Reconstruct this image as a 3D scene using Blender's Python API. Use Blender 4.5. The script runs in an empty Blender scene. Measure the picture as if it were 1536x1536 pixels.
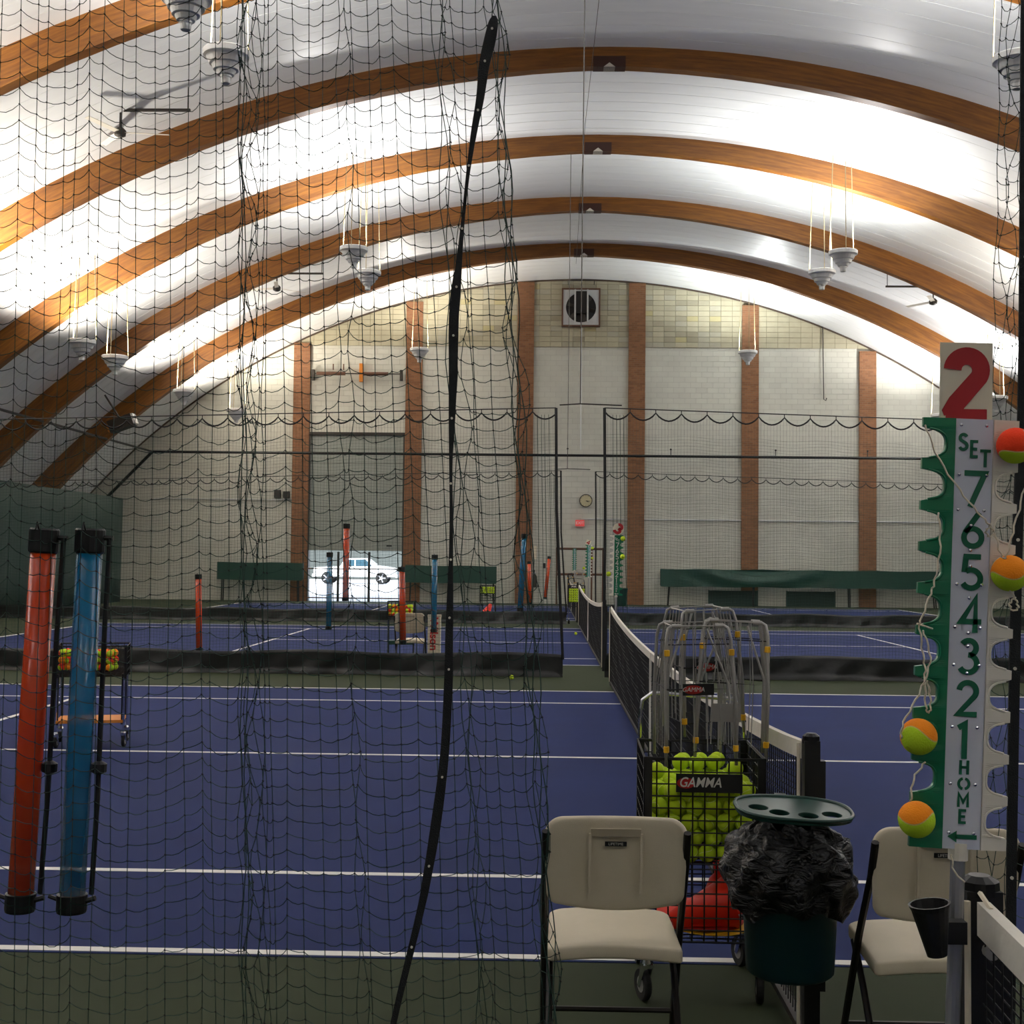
import bpy, math, random
from math import sin, cos, pi, sqrt, atan2, radians
from mathutils import Matrix, Vector
random.seed(7)
SC = bpy.context.scene
COL = SC.collection

# ------------------------------------------------------------------ camera, world, exposure
cam_d = bpy.data.cameras.new('camera'); cam = bpy.data.objects.new('camera', cam_d); COL.objects.link(cam)
cam_d.sensor_width = 36; cam_d.lens = 45.0; cam_d.clip_end = 400; cam_d.clip_start = 0.05
_yaw, _pit, _rol = math.atan(.0245), math.atan(71 / 1920), .0105
cam.matrix_world = Matrix.Translation((0, 0, 1.68)) @ Matrix.Rotation(_yaw, 4, 'Z') @ Matrix.Rotation(pi / 2 + _pit, 4, 'X') @ Matrix.Rotation(_rol, 4, 'Z')
SC.camera = cam
SC.view_settings.view_transform = 'Standard'; SC.view_settings.look = 'None'
SC.view_settings.gamma = 1; SC.view_settings.use_curve_mapping = False
SC.view_settings.exposure = 0.0
W = bpy.data.worlds.new('sky'); SC.world = W; W.use_nodes = True
W.node_tree.nodes['Background'].inputs[0].default_value = (.75, .87, 1, 1)
W.node_tree.nodes['Background'].inputs[1].default_value = 3.0
sd = bpy.data.lights.new('sun', 'SUN'); sd.energy = 9; sd.angle = .01; sd.color = (1, .96, .9)
so = bpy.data.objects.new('sun', sd); COL.objects.link(so); so.rotation_euler = (radians(48), 0, radians(-15))

LAMP_W = 520          # watts of each metal-halide uplight

# ------------------------------------------------------------------ helpers
def tag(o, label=None, cat=None, group=None, kind=None):
    if label: o['label'] = label
    if cat: o['category'] = cat
    if group: o['group'] = group
    if kind: o['kind'] = kind
    return o

class MB:
    def __init__(s): s.v = []; s.f = []
    def add(s, vs, fs):
        n = len(s.v); s.v.extend([tuple(p) for p in vs]); s.f.extend([tuple(i + n for i in f) for f in fs]); return s
    def box(s, x0, x1, y0, y1, z0, z1, M=None):
        vs = [(x0,y0,z0),(x1,y0,z0),(x1,y1,z0),(x0,y1,z0),(x0,y0,z1),(x1,y0,z1),(x1,y1,z1),(x0,y1,z1)]
        if M is not None: vs = [tuple(M @ Vector(v)) for v in vs]
        return s.add(vs, [(0,3,2,1),(4,5,6,7),(0,1,5,4),(1,2,6,5),(2,3,7,6),(3,0,4,7)])
    def tube(s, pts, r, n=6, cap=True, closed=False):
        pts = [Vector(p) for p in pts]; m = len(pts); rs = r if isinstance(r, (list, tuple)) else [r] * m
        vs = []; prev = None
        for i, p in enumerate(pts):
            if closed: t = pts[(i + 1) % m] - pts[i - 1]
            else: t = pts[min(i + 1, m - 1)] - pts[max(i - 1, 0)]
            if t.length < 1e-9: t = Vector((0, 0, 1))
            t.normalize()
            if prev is None:
                a = Vector((0, 0, 1)) if abs(t.z) < .9 else Vector((1, 0, 0)); u = t.cross(a).normalized()
            else:
                u = (prev - t * prev.dot(t))
                u = u.normalized() if u.length > 1e-6 else prev
            prev = u; w = t.cross(u)
            for k in range(n):
                a = 2 * pi * k / n; q = p + (u * cos(a) + w * sin(a)) * rs[i]; vs.append((q.x, q.y, q.z))
        fs = []
        for i in range(m if closed else m - 1):
            j = (i + 1) % m
            for k in range(n):
                k2 = (k + 1) % n; fs.append((i*n+k, i*n+k2, j*n+k2, j*n+k))
        if cap and not closed: fs += [tuple(reversed(range(n))), tuple(range((m-1)*n, m*n))]
        return s.add(vs, fs)
    def lathe(s, prof, n=20, M=None, capb=True, capt=True):
        vs = []
        for (r, z) in prof:
            for k in range(n):
                a = 2*pi*k/n; vs.append((r*cos(a), r*sin(a), z))
        if M is not None: vs = [tuple(M @ Vector(v)) for v in vs]
        fs = []; m = len(prof)
        for i in range(m-1):
            for k in range(n):
                k2 = (k+1) % n; fs.append((i*n+k, i*n+k2, (i+1)*n+k2, (i+1)*n+k))
        if capb: fs.append(tuple(reversed(range(n))))
        if capt: fs.append(tuple(range((m-1)*n, m*n)))
        return s.add(vs, fs)
    def ribbon(s, pts, w, t=.0, closed=False):
        """flat stroke in the local XZ plane, width w, thickness t in -Y"""
        P = [Vector((p[0], 0, p[1])) for p in pts]; m = len(P); L = []; R = []
        for i in range(m):
            if closed: a = P[i]-P[i-1]; b = P[(i+1) % m]-P[i]
            else: a = P[i]-P[max(i-1,0)]; b = P[min(i+1,m-1)]-P[i]
            if a.length < 1e-9: a = b
            if b.length < 1e-9: b = a
            a = a.normalized(); b = b.normalized()
            na = Vector((-a.z,0,a.x)); nb = Vector((-b.z,0,b.x)); n = na+nb
            n = n.normalized() if n.length > 1e-6 else na
            k = min(1/max(n.dot(na), .5), 2.0)
            ww = w[i] if isinstance(w, (list, tuple)) else w
            L.append(P[i]+n*ww/2*k); R.append(P[i]-n*ww/2*k)
        vs = []
        for i in range(m): vs += [(L[i].x,-t,L[i].z),(R[i].x,-t,R[i].z),(L[i].x,0,L[i].z),(R[i].x,0,R[i].z)]
        fs = []
        for i in range(m if closed else m-1):
            j = (i+1) % m; a = i*4; b = j*4
            fs += [(a,b,b+1,a+1),(a+2,a+3,b+3,b+2),(a,a+2,b+2,b),(a+1,b+1,b+3,a+3)]
        if not closed: fs += [(0,1,3,2),((m-1)*4,(m-1)*4+2,(m-1)*4+3,(m-1)*4+1)]
        return s.add(vs, fs)
    def mesh(s, name, mat=None, smooth=False):
        me = bpy.data.meshes.new(name); me.from_pydata(s.v, [], s.f)
        for m_ in (mat if isinstance(mat, (list, tuple)) else [mat]):
            if m_: me.materials.append(m_)
        if smooth: me.polygons.foreach_set('use_smooth', [True]*len(me.polygons))
        me.update(); return me
    def build(s, name, mat, parent=None, loc=(0,0,0), rot=(0,0,0), smooth=False):
        return link(name, s.mesh(name, mat, smooth), parent, loc, rot)

def link(name, me, parent=None, loc=(0,0,0), rot=(0,0,0)):
    o = bpy.data.objects.new(name, me); COL.objects.link(o); o.location = loc; o.rotation_euler = rot
    if parent: o.parent = parent
    return o
def empty(name, loc=(0,0,0), rot=(0,0,0)):
    o = bpy.data.objects.new(name, None); COL.objects.link(o); o.location = loc; o.rotation_euler = rot; o.empty_display_size = .1
    return o
CH = {}
def copy_tree(o, parent=None):
    c = o.copy(); COL.objects.link(c); c.parent = parent
    for ch in o.children: copy_tree(ch, c)
    return c
def recalc(o):
    import bmesh
    bm = bmesh.new(); bm.from_mesh(o.data); bmesh.ops.recalc_face_normals(bm, faces=bm.faces); bm.to_mesh(o.data); bm.free(); return o

def text_mesh(body, size, mat, name, parent, loc, rot=(pi/2,0,0), extrude=.0006, bold=0.0, shear=0.0, xs=1.0):
    cu = bpy.data.curves.new(name, 'FONT'); cu.body = body; cu.size = size; cu.extrude = extrude; cu.offset = bold
    cu.align_x = 'CENTER'; cu.align_y = 'CENTER'; cu.shear = shear; cu.resolution_u = 3
    t = bpy.data.objects.new(name, cu); COL.objects.link(t)
    dg = bpy.context.evaluated_depsgraph_get(); me = bpy.data.meshes.new_from_object(t.evaluated_get(dg))
    bpy.data.objects.remove(t); bpy.data.curves.remove(cu)
    me.materials.clear(); me.materials.append(mat); me.name = name
    o = link(name, me, parent, loc, rot); o.scale = (xs, 1, 1); return o

# ------------------------------------------------------------------ materials
def srgb(r, g, b):
    f = lambda c: ((c/255)/12.92 if c/255 <= .04045 else ((c/255+.055)/1.055)**2.4)
    return (f(r), f(g), f(b), 1)
def newmat(name):
    m = bpy.data.materials.new(name); m.use_nodes = True; nt = m.node_tree
    return m, nt, nt.nodes, nt.links, nt.nodes['Principled BSDF']
def mat(name, col, rough=.6, metal=0, noise=0.12, scale=20, bump=0.0, bscale=60, alpha=1, trans=0, emit=None, es=0, coat=0, spec=.5):
    m, nt, N, L, B = newmat(name)
    B.inputs['Roughness'].default_value = rough; B.inputs['Metallic'].default_value = metal
    B.inputs['Specular IOR Level'].default_value = spec
    B.inputs['Coat Weight'].default_value = coat
    B.inputs['Alpha'].default_value = alpha; B.inputs['Transmission Weight'].default_value = trans
    tc = N.new('ShaderNodeTexCoord')
    if noise > 0:
        n = N.new('ShaderNodeTexNoise'); n.inputs['Scale'].default_value = scale; n.inputs['Detail'].default_value = 4
        L.new(tc.outputs['Object'], n.inputs['Vector'])
        mx = N.new('ShaderNodeMix'); mx.data_type = 'RGBA'
        mx.inputs[6].default_value = tuple(c*(1-noise) for c in col[:3])+(1,); mx.inputs[7].default_value = tuple(min(1, c*(1+noise)) for c in col[:3])+(1,)
        L.new(n.outputs[0], mx.inputs[0]); L.new(mx.outputs[2], B.inputs['Base Color'])
    else: B.inputs['Base Color'].default_value = col
    if bump > 0:
        n2 = N.new('ShaderNodeTexNoise'); n2.inputs['Scale'].default_value = bscale; n2.inputs['Detail'].default_value = 5
        L.new(tc.outputs['Object'], n2.inputs['Vector'])
        b = N.new('ShaderNodeBump'); b.inputs['Strength'].default_value = bump; b.inputs['Distance'].default_value = .01
        L.new(n2.outputs[0], b.inputs['Height']); L.new(b.outputs[0], B.inputs['Normal'])
    if emit: B.inputs['Emission Color'].default_value = emit; B.inputs['Emission Strength'].default_value = es
    return m

def mat_brick(name, c1, c2, mortar, bw, bh, ms, off=.5, bump=.5, rough=.85, tint=None):
    m, nt, N, L, B = newmat(name); B.inputs['Roughness'].default_value = rough
    tc = N.new('ShaderNodeTexCoord'); sp = N.new('ShaderNodeSeparateXYZ'); cb = N.new('ShaderNodeCombineXYZ')
    L.new(tc.outputs['Object'], sp.inputs[0]); L.new(sp.outputs[0], cb.inputs[0]); L.new(sp.outputs[2], cb.inputs[1])
    br = N.new('ShaderNodeTexBrick'); br.offset = off; br.inputs['Scale'].default_value = 1
    br.inputs['Brick Width'].default_value = bw; br.inputs['Row Height'].default_value = bh; br.inputs['Mortar Size'].default_value = ms
    br.inputs['Mortar Smooth'].default_value = .3
    br.inputs['Color1'].default_value = c1; br.inputs['Color2'].default_value = c2; br.inputs['Mortar'].default_value = mortar
    L.new(cb.outputs[0], br.inputs['Vector'])
    n = N.new('ShaderNodeTexNoise'); n.inputs['Scale'].default_value = .6; n.inputs['Detail'].default_value = 6; L.new(tc.outputs['Object'], n.inputs['Vector'])
    mr = N.new('ShaderNodeMapRange'); mr.inputs[1].default_value = .3; mr.inputs[2].default_value = .7; mr.inputs[3].default_value = .88; mr.inputs[4].default_value = 1.05
    L.new(n.outputs[0], mr.inputs[0])
    mx = N.new('ShaderNodeMix'); mx.data_type = 'RGBA'; mx.blend_type = 'MULTIPLY'; mx.inputs[0].default_value = 1
    L.new(br.outputs['Color'], mx.inputs[6]); L.new(mr.outputs[0], mx.inputs[7]); L.new(mx.outputs[2], B.inputs['Base Color'])
    b = N.new('ShaderNodeBump'); b.invert = True; b.inputs['Strength'].default_value = bump; b.inputs['Distance'].default_value = .02
    L.new(br.outputs['Fac'], b.inputs['Height']); L.new(b.outputs[0], B.inputs['Normal'])
    return m

def mat_glulam():
    m, nt, N, L, B = newmat('glulam_wood'); B.inputs['Roughness'].default_value = .45
    tc = N.new('ShaderNodeTexCoord'); sp = N.new('ShaderNodeSeparateXYZ'); L.new(tc.outputs['Object'], sp.inputs[0])
    cb = N.new('ShaderNodeCombineXYZ'); L.new(sp.outputs[0], cb.inputs[0]); L.new(sp.outputs[2], cb.inputs[2])
    ln = N.new('ShaderNodeVectorMath'); ln.operation = 'LENGTH'; L.new(cb.outputs[0], ln.inputs[0])
    at2 = N.new('ShaderNodeMath'); at2.operation = 'ARCTAN2'; L.new(sp.outputs[0], at2.inputs[0]); L.new(sp.outputs[2], at2.inputs[1])
    c2 = N.new('ShaderNodeCombineXYZ'); L.new(ln.outputs['Value'], c2.inputs[0]); L.new(at2.outputs[0], c2.inputs[1]); L.new(sp.outputs[1], c2.inputs[2])
    mp = N.new('ShaderNodeMapping'); mp.inputs['Scale'].default_value = (9, 14, 3); L.new(c2.outputs[0], mp.inputs[0])
    n = N.new('ShaderNodeTexNoise'); n.inputs['Scale'].default_value = 2; n.inputs['Detail'].default_value = 8; n.inputs['Roughness'].default_value = .65
    L.new(mp.outputs[0], n.inputs['Vector'])
    cr = N.new('ShaderNodeValToRGB'); cr.color_ramp.elements[0].position = .3; cr.color_ramp.elements[1].position = .75
    cr.color_ramp.elements[0].color = srgb(96, 52, 14); cr.color_ramp.elements[1].color = srgb(152, 99, 30)
    L.new(n.outputs[0], cr.inputs[0]); L.new(cr.outputs[0], B.inputs['Base Color'])
    w = N.new('ShaderNodeTexNoise'); w.inputs['Scale'].default_value = 30; L.new(mp.outputs[0], w.inputs['Vector'])
    b = N.new('ShaderNodeBump'); b.inputs['Strength'].default_value = .25; b.inputs['Distance'].default_value = .01
    L.new(w.outputs[0], b.inputs['Height']); L.new(b.outputs[0], B.inputs['Normal'])
    return m

def mat_ceiling():
    m, nt, N, L, B = newmat('white_vinyl_insulation'); B.inputs['Roughness'].default_value = .38
    tc = N.new('ShaderNodeTexCoord'); mp = N.new('ShaderNodeMapping'); mp.inputs['Scale'].default_value = (.35, 1.6, .35)
    L.new(tc.outputs['Object'], mp.inputs[0])
    n = N.new('ShaderNodeTexNoise'); n.inputs['Scale'].default_value = 2.2; n.inputs['Detail'].default_value = 3; L.new(mp.outputs[0], n.inputs['Vector'])
    cr = N.new('ShaderNodeValToRGB'); cr.color_ramp.elements[0].color = srgb(222, 224, 225); cr.color_ramp.elements[1].color = srgb(240, 242, 242)
    L.new(n.outputs[0], cr.inputs[0]); L.new(cr.outputs[0], B.inputs['Base Color'])
    b = N.new('ShaderNodeBump'); b.inputs['Strength'].default_value = .12; b.inputs['Distance'].default_value = .05
    L.new(n.outputs[0], b.inputs['Height']); L.new(b.outputs[0], B.inputs['Normal'])
    return m

def mat_court(name, c, rough=.85):
    m, nt, N, L, B = newmat(name); B.inputs['Roughness'].default_value = rough; B.inputs['Specular IOR Level'].default_value = .2
    tc = N.new('ShaderNodeTexCoord')
    n = N.new('ShaderNodeTexNoise'); n.inputs['Scale'].default_value = .8; n.inputs['Detail'].default_value = 8; n.inputs['Roughness'].default_value = .7
    L.new(tc.outputs['Object'], n.inputs['Vector'])
    cr = N.new('ShaderNodeValToRGB'); cr.color_ramp.elements[0].position = .3; cr.color_ramp.elements[1].position = .7
    cr.color_ramp.elements[0].color = tuple(x*.84 for x in c[:3])+(1,); cr.color_ramp.elements[1].color = tuple(x*1.12 for x in c[:3])+(1,)
    L.new(n.outputs[0], cr.inputs[0]); L.new(cr.outputs[0], B.inputs['Base Color'])
    n2 = N.new('ShaderNodeTexNoise'); n2.inputs['Scale'].default_value = 350; L.new(tc.outputs['Object'], n2.inputs['Vector'])
    b = N.new('ShaderNodeBump'); b.inputs['Strength'].default_value = .3; b.inputs['Distance'].default_value = .003
    L.new(n2.outputs[0], b.inputs['Height']); L.new(b.outputs[0], B.inputs['Normal'])
    return m

def mat_ball(name, ca, cb, cs, two=True):
    """felt in two tones divided along the seam curve of a tennis ball"""
    m, nt, N, L, B = newmat(name); B.inputs['Roughness'].default_value = .95
    tc = N.new('ShaderNodeTexCoord'); nm = N.new('ShaderNodeVectorMath'); nm.operation = 'NORMALIZE'; L.new(tc.outputs['Object'], nm.inputs[0])
    sp = N.new('ShaderNodeSeparateXYZ'); L.new(nm.outputs[0], sp.inputs[0])
    k1, k2, k3 = (.55, 1.0, -.22) if two else (1.0, .8, 0.0)
    def M(op, a, b):
        x = N.new('ShaderNodeMath'); x.operation = op
        for i, q in enumerate((a, b)):
            if isinstance(q, (int, float)): x.inputs[i].default_value = q
            elif q is not None: L.new(q, x.inputs[i])
        return x.outputs[0]
    f = M('ADD', M('MULTIPLY', M('SUBTRACT', M('MULTIPLY', sp.outputs[0], sp.outputs[0]), M('MULTIPLY', sp.outputs[1], sp.outputs[1])), k1), M('ADD', M('MULTIPLY', sp.outputs[2], k2), k3))
    f2 = M('MULTIPLY_ADD', f, .5); f2.node.inputs[2].default_value = .5
    cr = N.new('ShaderNodeValToRGB'); cr.color_ramp.interpolation = 'CONSTANT'; e = cr.color_ramp.elements
    e[0].color = ca; e[0].position = 0; e[1].color = cs; e[1].position = .475; q = e.new(.525); q.color = cb
    L.new(f2, cr.inputs[0]); L.new(cr.outputs[0], B.inputs['Base Color'])
    n = N.new('ShaderNodeTexNoise'); n.inputs['Scale'].default_value = 300; L.new(tc.outputs['Object'], n.inputs['Vector'])
    b = N.new('ShaderNodeBump'); b.inputs['Strength'].default_value = .8; b.inputs['Distance'].default_value = .002
    L.new(n.outputs[0], b.inputs['Height']); L.new(b.outputs[0], B.inputs['Normal'])
    return m

M_ceil = mat_ceiling(); M_wood = mat_glulam()
M_wall = mat_brick('painted_white_block', srgb(198, 198, 186), srgb(193, 192, 181), srgb(174, 173, 162), .43, .203, .006, off=.5, bump=.6)
M_brick = mat_brick('brown_brick', srgb(140, 96, 64), srgb(118, 78, 50), srgb(126, 102, 78), .21, .075, .006, bump=.7)
M_raw = [mat('raw_block_%s' % i, srgb(*c), .9, noise=.14, scale=3, bump=.4, bscale=20) for i, c in enumerate([(170,164,140),(162,157,135),(176,170,146),(152,147,126),(174,165,126),(166,162,144)])]
M_mortar = mat('mortar', srgb(110, 105, 84), .95)
M_blue = mat_court('court_blue', srgb(24, 38, 85)); M_green = mat_court('court_green', srgb(46, 54, 34))
M_line = mat('line_paint', srgb(225, 222, 215), .6, noise=.06, scale=5)
M_net = mat('green_netting', srgb(14, 52, 44), .7, noise=.2)
M_netblk = mat('black_netting', srgb(10, 11, 13), .7, noise=.2)
M_web = mat('black_webbing', srgb(14, 18, 20), .75, noise=.3, scale=80, bump=.5, bscale=300)
M_vinyl = mat('black_vinyl', srgb(34, 35, 35), .42, noise=.3, scale=3, bump=.8, bscale=5)
M_gvinyl = mat('dark_green_vinyl', srgb(20, 62, 50), .5, noise=.2, scale=2, bump=.5, bscale=4)
M_tarp = mat('dark_green_tarp', srgb(24, 48, 42), .7, noise=.2, scale=2, bump=.3, bscale=3)
M_black = mat('black_plastic', srgb(14, 14, 15), .45)
M_blackm = mat('black_metal', srgb(20, 20, 20), .4, metal=.3)
M_chairm = mat('bronze_black_metal', srgb(34, 30, 27), .42, metal=.4)
M_beige = mat('beige_plastic', srgb(206, 194, 170), .6, noise=.04, bump=.15, bscale=400)
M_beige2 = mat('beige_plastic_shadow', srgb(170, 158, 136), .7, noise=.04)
M_white = mat('white_plastic', srgb(226, 220, 206), .4, noise=.03)
M_plate = mat('white_board', srgb(205, 208, 220), .35, noise=.03)
M_cgreen = mat('green_plastic', srgb(0, 112, 74), .35, noise=.05, coat=.3)
M_teal = mat('teal_plastic', srgb(90, 150, 150), .45, noise=.05)
M_cream = mat('cream_card', srgb(226, 217, 192), .7, noise=.04)
M_red = mat('red_paint', srgb(172, 26, 34), .5, noise=.05)
M_redp = mat('red_plastic', srgb(255, 48, 18), .4, noise=.06)
M_yel = mat('yellow_plastic', srgb(232, 178, 30), .45, noise=.05)
M_dred = mat('dark_red_plastic', srgb(170, 30, 26), .5, noise=.06)
M_steel = mat('grey_steel', srgb(160, 157, 152), .4, metal=.3, noise=.1)
M_chrome = mat('chrome', srgb(220, 220, 225), .12, metal=1, noise=.02)
M_alu = mat('aluminium_pole', srgb(170, 170, 172), .35, metal=.7, noise=.05)
M_cord = mat('white_cord', srgb(224, 214, 192), .8, noise=.1)
M_tape = mat('white_net_tape', srgb(222, 216, 204), .8, noise=.12, scale=8, bump=.3, bscale=30)
M_bag = mat('black_bin_bag', srgb(7, 7, 8), .4, noise=.2)
def crease(m_):
    nt = m_.node_tree; N = nt.nodes; L = nt.links; B = N['Principled BSDF']
    tc = N.new('ShaderNodeTexCoord'); mp = N.new('ShaderNodeMapping'); mp.inputs['Scale'].default_value = (1, 1, 2.2); mp.inputs['Rotation'].default_value = (.4, .3, 0)
    L.new(tc.outputs['Object'], mp.inputs[0]); n = N.new('ShaderNodeTexNoise'); n.noise_dimensions = '3D'; n.inputs['Scale'].default_value = 13; n.inputs['Detail'].default_value = 4; n.inputs['Distortion'].default_value = 1.2
    L.new(mp.outputs[0], n.inputs['Vector'])
    a = N.new('ShaderNodeMath'); a.operation = 'SUBTRACT'; a.inputs[1].default_value = .5; L.new(n.outputs[0], a.inputs[0])
    b = N.new('ShaderNodeMath'); b.operation = 'ABSOLUTE'; L.new(a.outputs[0], b.inputs[0])
    u = N.new('ShaderNodeBump'); u.invert = True; u.inputs['Strength'].default_value = 1; u.inputs['Distance'].default_value = .03
    L.new(b.outputs[0], u.inputs['Height']); L.new(u.outputs[0], B.inputs['Normal'])
crease(M_bag); M_bag.node_tree.nodes['Principled BSDF'].inputs['Specular IOR Level'].default_value = .35; M_bag.node_tree.nodes['Principled BSDF'].inputs['Roughness'].default_value = .3
M_bin = mat('dark_teal_plastic', srgb(10, 50, 56), .4, noise=.05)
M_tray = mat('dark_green_plastic', srgb(14, 52, 44), .35, noise=.05)
M_fix = mat('white_lamp_metal', srgb(215, 216, 214), .4, noise=.03)
M_fixg = mat('grey_lamp_metal', srgb(196, 198, 198), .4, noise=.05, metal=.2)
M_chain = mat('cream_chain', srgb(170, 156, 118), .5, noise=.05)
M_ora = mat('orange_tube_plastic', srgb(222, 72, 24), .22, noise=.06, alpha=.86, coat=.3)
M_blu = mat('blue_tube_plastic', srgb(16, 120, 168), .18, noise=.06, alpha=.72, coat=.3)
M_door = mat('grey_door_panel', srgb(140, 145, 138), .6, noise=.05)
M_dark = mat('dark_metal', srgb(58, 54, 50), .5, metal=.4)
M_rust = mat('brown_metal', srgb(96, 66, 50), .6, metal=.2)
M_pink = mat('exit_sign_red', srgb(220, 60, 60), .5, emit=srgb(225, 110, 110), es=.25)
M_clockf = mat('clock_face', srgb(196, 188, 150), .6)
M_car = mat('car_paint', srgb(235, 238, 240), .25, noise=.02, coat=.6)
M_glass = mat('car_glass', srgb(50, 80, 95), .08, noise=.02)
M_rubber = mat('rubber', srgb(18, 18, 18), .8)
M_ground = mat('pale_concrete', srgb(205, 205, 210), .9, noise=.05, scale=.5)
M_bldg = mat('grey_cladding', srgb(74, 80, 78), .8, noise=.1, scale=.4)
M_badge = mat('black_label', srgb(14, 14, 15), .5, noise=.02)
M_txtw = mat('white_print', srgb(215, 212, 205), .6, noise=.02)
M_txtr = mat('red_print', srgb(196, 34, 28), .6, noise=.02)
M_txtg = mat('green_print', srgb(0, 96, 66), .5, noise=.02)
M_orange = mat('orange_shelf', srgb(214, 130, 40), .6)
MB_yel = mat_ball('yellow_felt', srgb(196, 222, 40), srgb(196, 222, 40), srgb(225, 232, 160), False)
MB_oy = mat_ball('orange_and_yellow_felt', srgb(255, 148, 22), srgb(186, 220, 36), srgb(210, 190, 110))
MB_ry = mat_ball('red_and_yellow_felt', srgb(255, 66, 24), srgb(186, 220, 36), srgb(225, 200, 130))

# ------------------------------------------------------------------ room shell
AX, AZ, AR = 1.3, -12.72, 25.2          # centre and radius of the vaulted ceiling
Y0, Y1 = -12.27, 49.0
def zc(x): return AZ + sqrt(max(AR*AR-(x-AX)**2, 0))
BASE = (4.0, 1)
fl = MB().box(-20.6, 23.2, Y0-.2, Y1+.3, -.25, 0).build('floor', M_green); tag(fl, kind='structure')
def rect(m, x0, x1, y0, y1, z): m.add([(x0,y0,z),(x1,y0,z),(x1,y1,z),(x0,y1,z)], [(0,1,2,3)])
NX = .93
CY = [5.47-15.03, 5.47, 20.5, 35.53]
for cy in CY:
    MB().box(NX-11.94, NX+11.94, cy-.05, cy+10.97+.05, .0, .003).build('court_surface', M_blue, fl)
    def line(x0, x1, y0, y1): MB().box(x0, x1, y0, y1, .0031, .005).build('court_line', M_line, fl)
    for yy in (0, 1.37, 9.6, 10.97): line(NX-11.94, NX+11.94, cy+yy-.03, cy+yy+.03)
    for s in (-1, 1):
        line(NX+s*11.89-.05, NX+s*11.89+.05, cy, cy+10.97)
        line(NX+s*6.4-.03, NX+s*6.4+.03, cy+1.37, cy+9.6)
    line(NX-6.4, NX+6.4, cy+5.485-.03, cy+5.485+.03)

# ceiling: one solid shell behind, with the vinyl strips as pieces in front of it
TH = math.acos(-AZ/AR)
def arcband(r0, r1, y0, y1, n, M=None):
    m = MB(); vs = []
    for i in range(n+1):
        a = -TH+2*TH*i/n
        for r, y in ((r0, y0), (r0, y1), (r1, y1), (r1, y0)): vs.append((r*sin(a), y, r*cos(a)))
    fs = []
    for i in range(n):
        for k in range(4):
            k2 = (k+1) % 4; fs.append((i*4+k, i*4+k2, i*4+4+k2, i*4+4+k))
    fs += [(0,1,2,3), (n*4+3, n*4+2, n*4+1, n*4)]
    return m.add(vs, fs)
ceil = arcband(AR+.05, AR+.3, Y0-.3, Y1+.3, 64).build('ceiling', mat('grey_joint', srgb(120,118,118), .8), None, (AX, 0, AZ)); recalc(ceil); tag(ceil, kind='structure')
NS = 99; SW = (Y1-Y0)/NS
vs = []; n = 64; prof = [(-.488, .04), (-.486, .0), (-.486, .0), (.486, .0), (.486, .0), (.488, .04)]
fs = []
for i in range(n+1):
    a = -TH+2*TH*i/n
    for (yy, dr) in prof: vs.append(((AR+dr)*sin(a), yy*SW, (AR+dr)*cos(a)))
for i in range(n):
    for k in (0, 2, 4): fs.append((i*6+k, i*6+k+1, i*6+7+k, i*6+6+k))
strip = MB().add(vs, fs).mesh('panel', M_ceil, True)
for k in range(NS):
    link('panel', strip, ceil, (0, Y0+(k+.5)*SW, 0))

# end walls
DX0, DX1, DZ1 = -9.07, -5.32, 6.45       # overhead door opening
def wallpoly(m, x0, x1, z0, y0, y1, n=24):
    vs = []; 
    for i in range(n+1):
        x = x0+(x1-x0)*i/n; z = max(zc(x)+.12, z0+.01)
        vs += [(x,y0,z0),(x,y0,z),(x,y1,z0),(x,y1,z)]
    fs = []
    for i in range(n):
        a = i*4; b = a+4; fs += [(a,b,b+1,a+1),(a+2,a+3,b+3,b+2),(a+1,b+1,b+3,a+3),(a,a+2,b+2,b)]
    fs += [(0,1,3,2),(n*4,n*4+2,n*4+3,n*4+1)]
    m.add(vs, fs)
m = MB(); wallpoly(m, -20.5, DX0, 0, 49, 49.3); wallpoly(m, DX0, DX1, DZ1, 49, 49.3, 8); wallpoly(m, DX1, 23.1, 0, 49, 49.3, 40)
wf = m.build('wall_far', M_wall); tag(wf, kind='structure')
m = MB(); wallpoly(m, -20.5, 23.1, 0, Y0-.3, Y0, 40); wn = m.build('wall_near', M_wall); tag(wn, kind='structure')

PIL = [-9.35, -5.02, -.74, 3.53, 7.86, 12.32]
# raw block courses above the paint line, stack bond
BW, BH, Z0B = .435, .2025, 9.86
cells = []
ix = 0
for i in range(-30, 36):
    x = AX+i*BW
    if any(abs(x-p)+BW/2 < .33 for p in PIL): continue
    for k in range(14):
        z = Z0B+k*BH
        if zc(abs(x-AX)-BW/2+AX) < z+.02: break
        cells.append((x, z))
cells.sort(key=lambda c: abs(c[0]-AX))
blk = {}
for j, mm in enumerate(M_raw):
    b = MB(); e = .006
    b.add([(e,0,e),(BW-e,0,e),(BW-e,0,BH-e),(e,0,BH-e),(0,.035,0),(BW,.035,0),(BW,.035,BH),(0,.035,BH)],
          [(0,1,2,3),(0,4,5,1),(1,5,6,2),(2,6,7,3),(3,7,4,0)])
    blk[j] = b.mesh('block', mm)
rest = MB()
for q, (x, z) in enumerate(cells):
    j = random.choices(range(6), [5,4,4,2,1,4])[0]
    if q < 300:
        link('block', blk[j], wf, (x-BW/2, 48.962-random.random()*.008, z))
    else: rest.box(x-BW/2+.006, x+BW/2-.006, 48.962-random.random()*.008, 49, z+.006, z+BH-.006)
if rest.v: tag(rest.build('block', M_raw[0], wf), kind='stuff')
m = MB()                                  # recessed mortar bed behind the blocks
n = 40
vs = []
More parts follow.
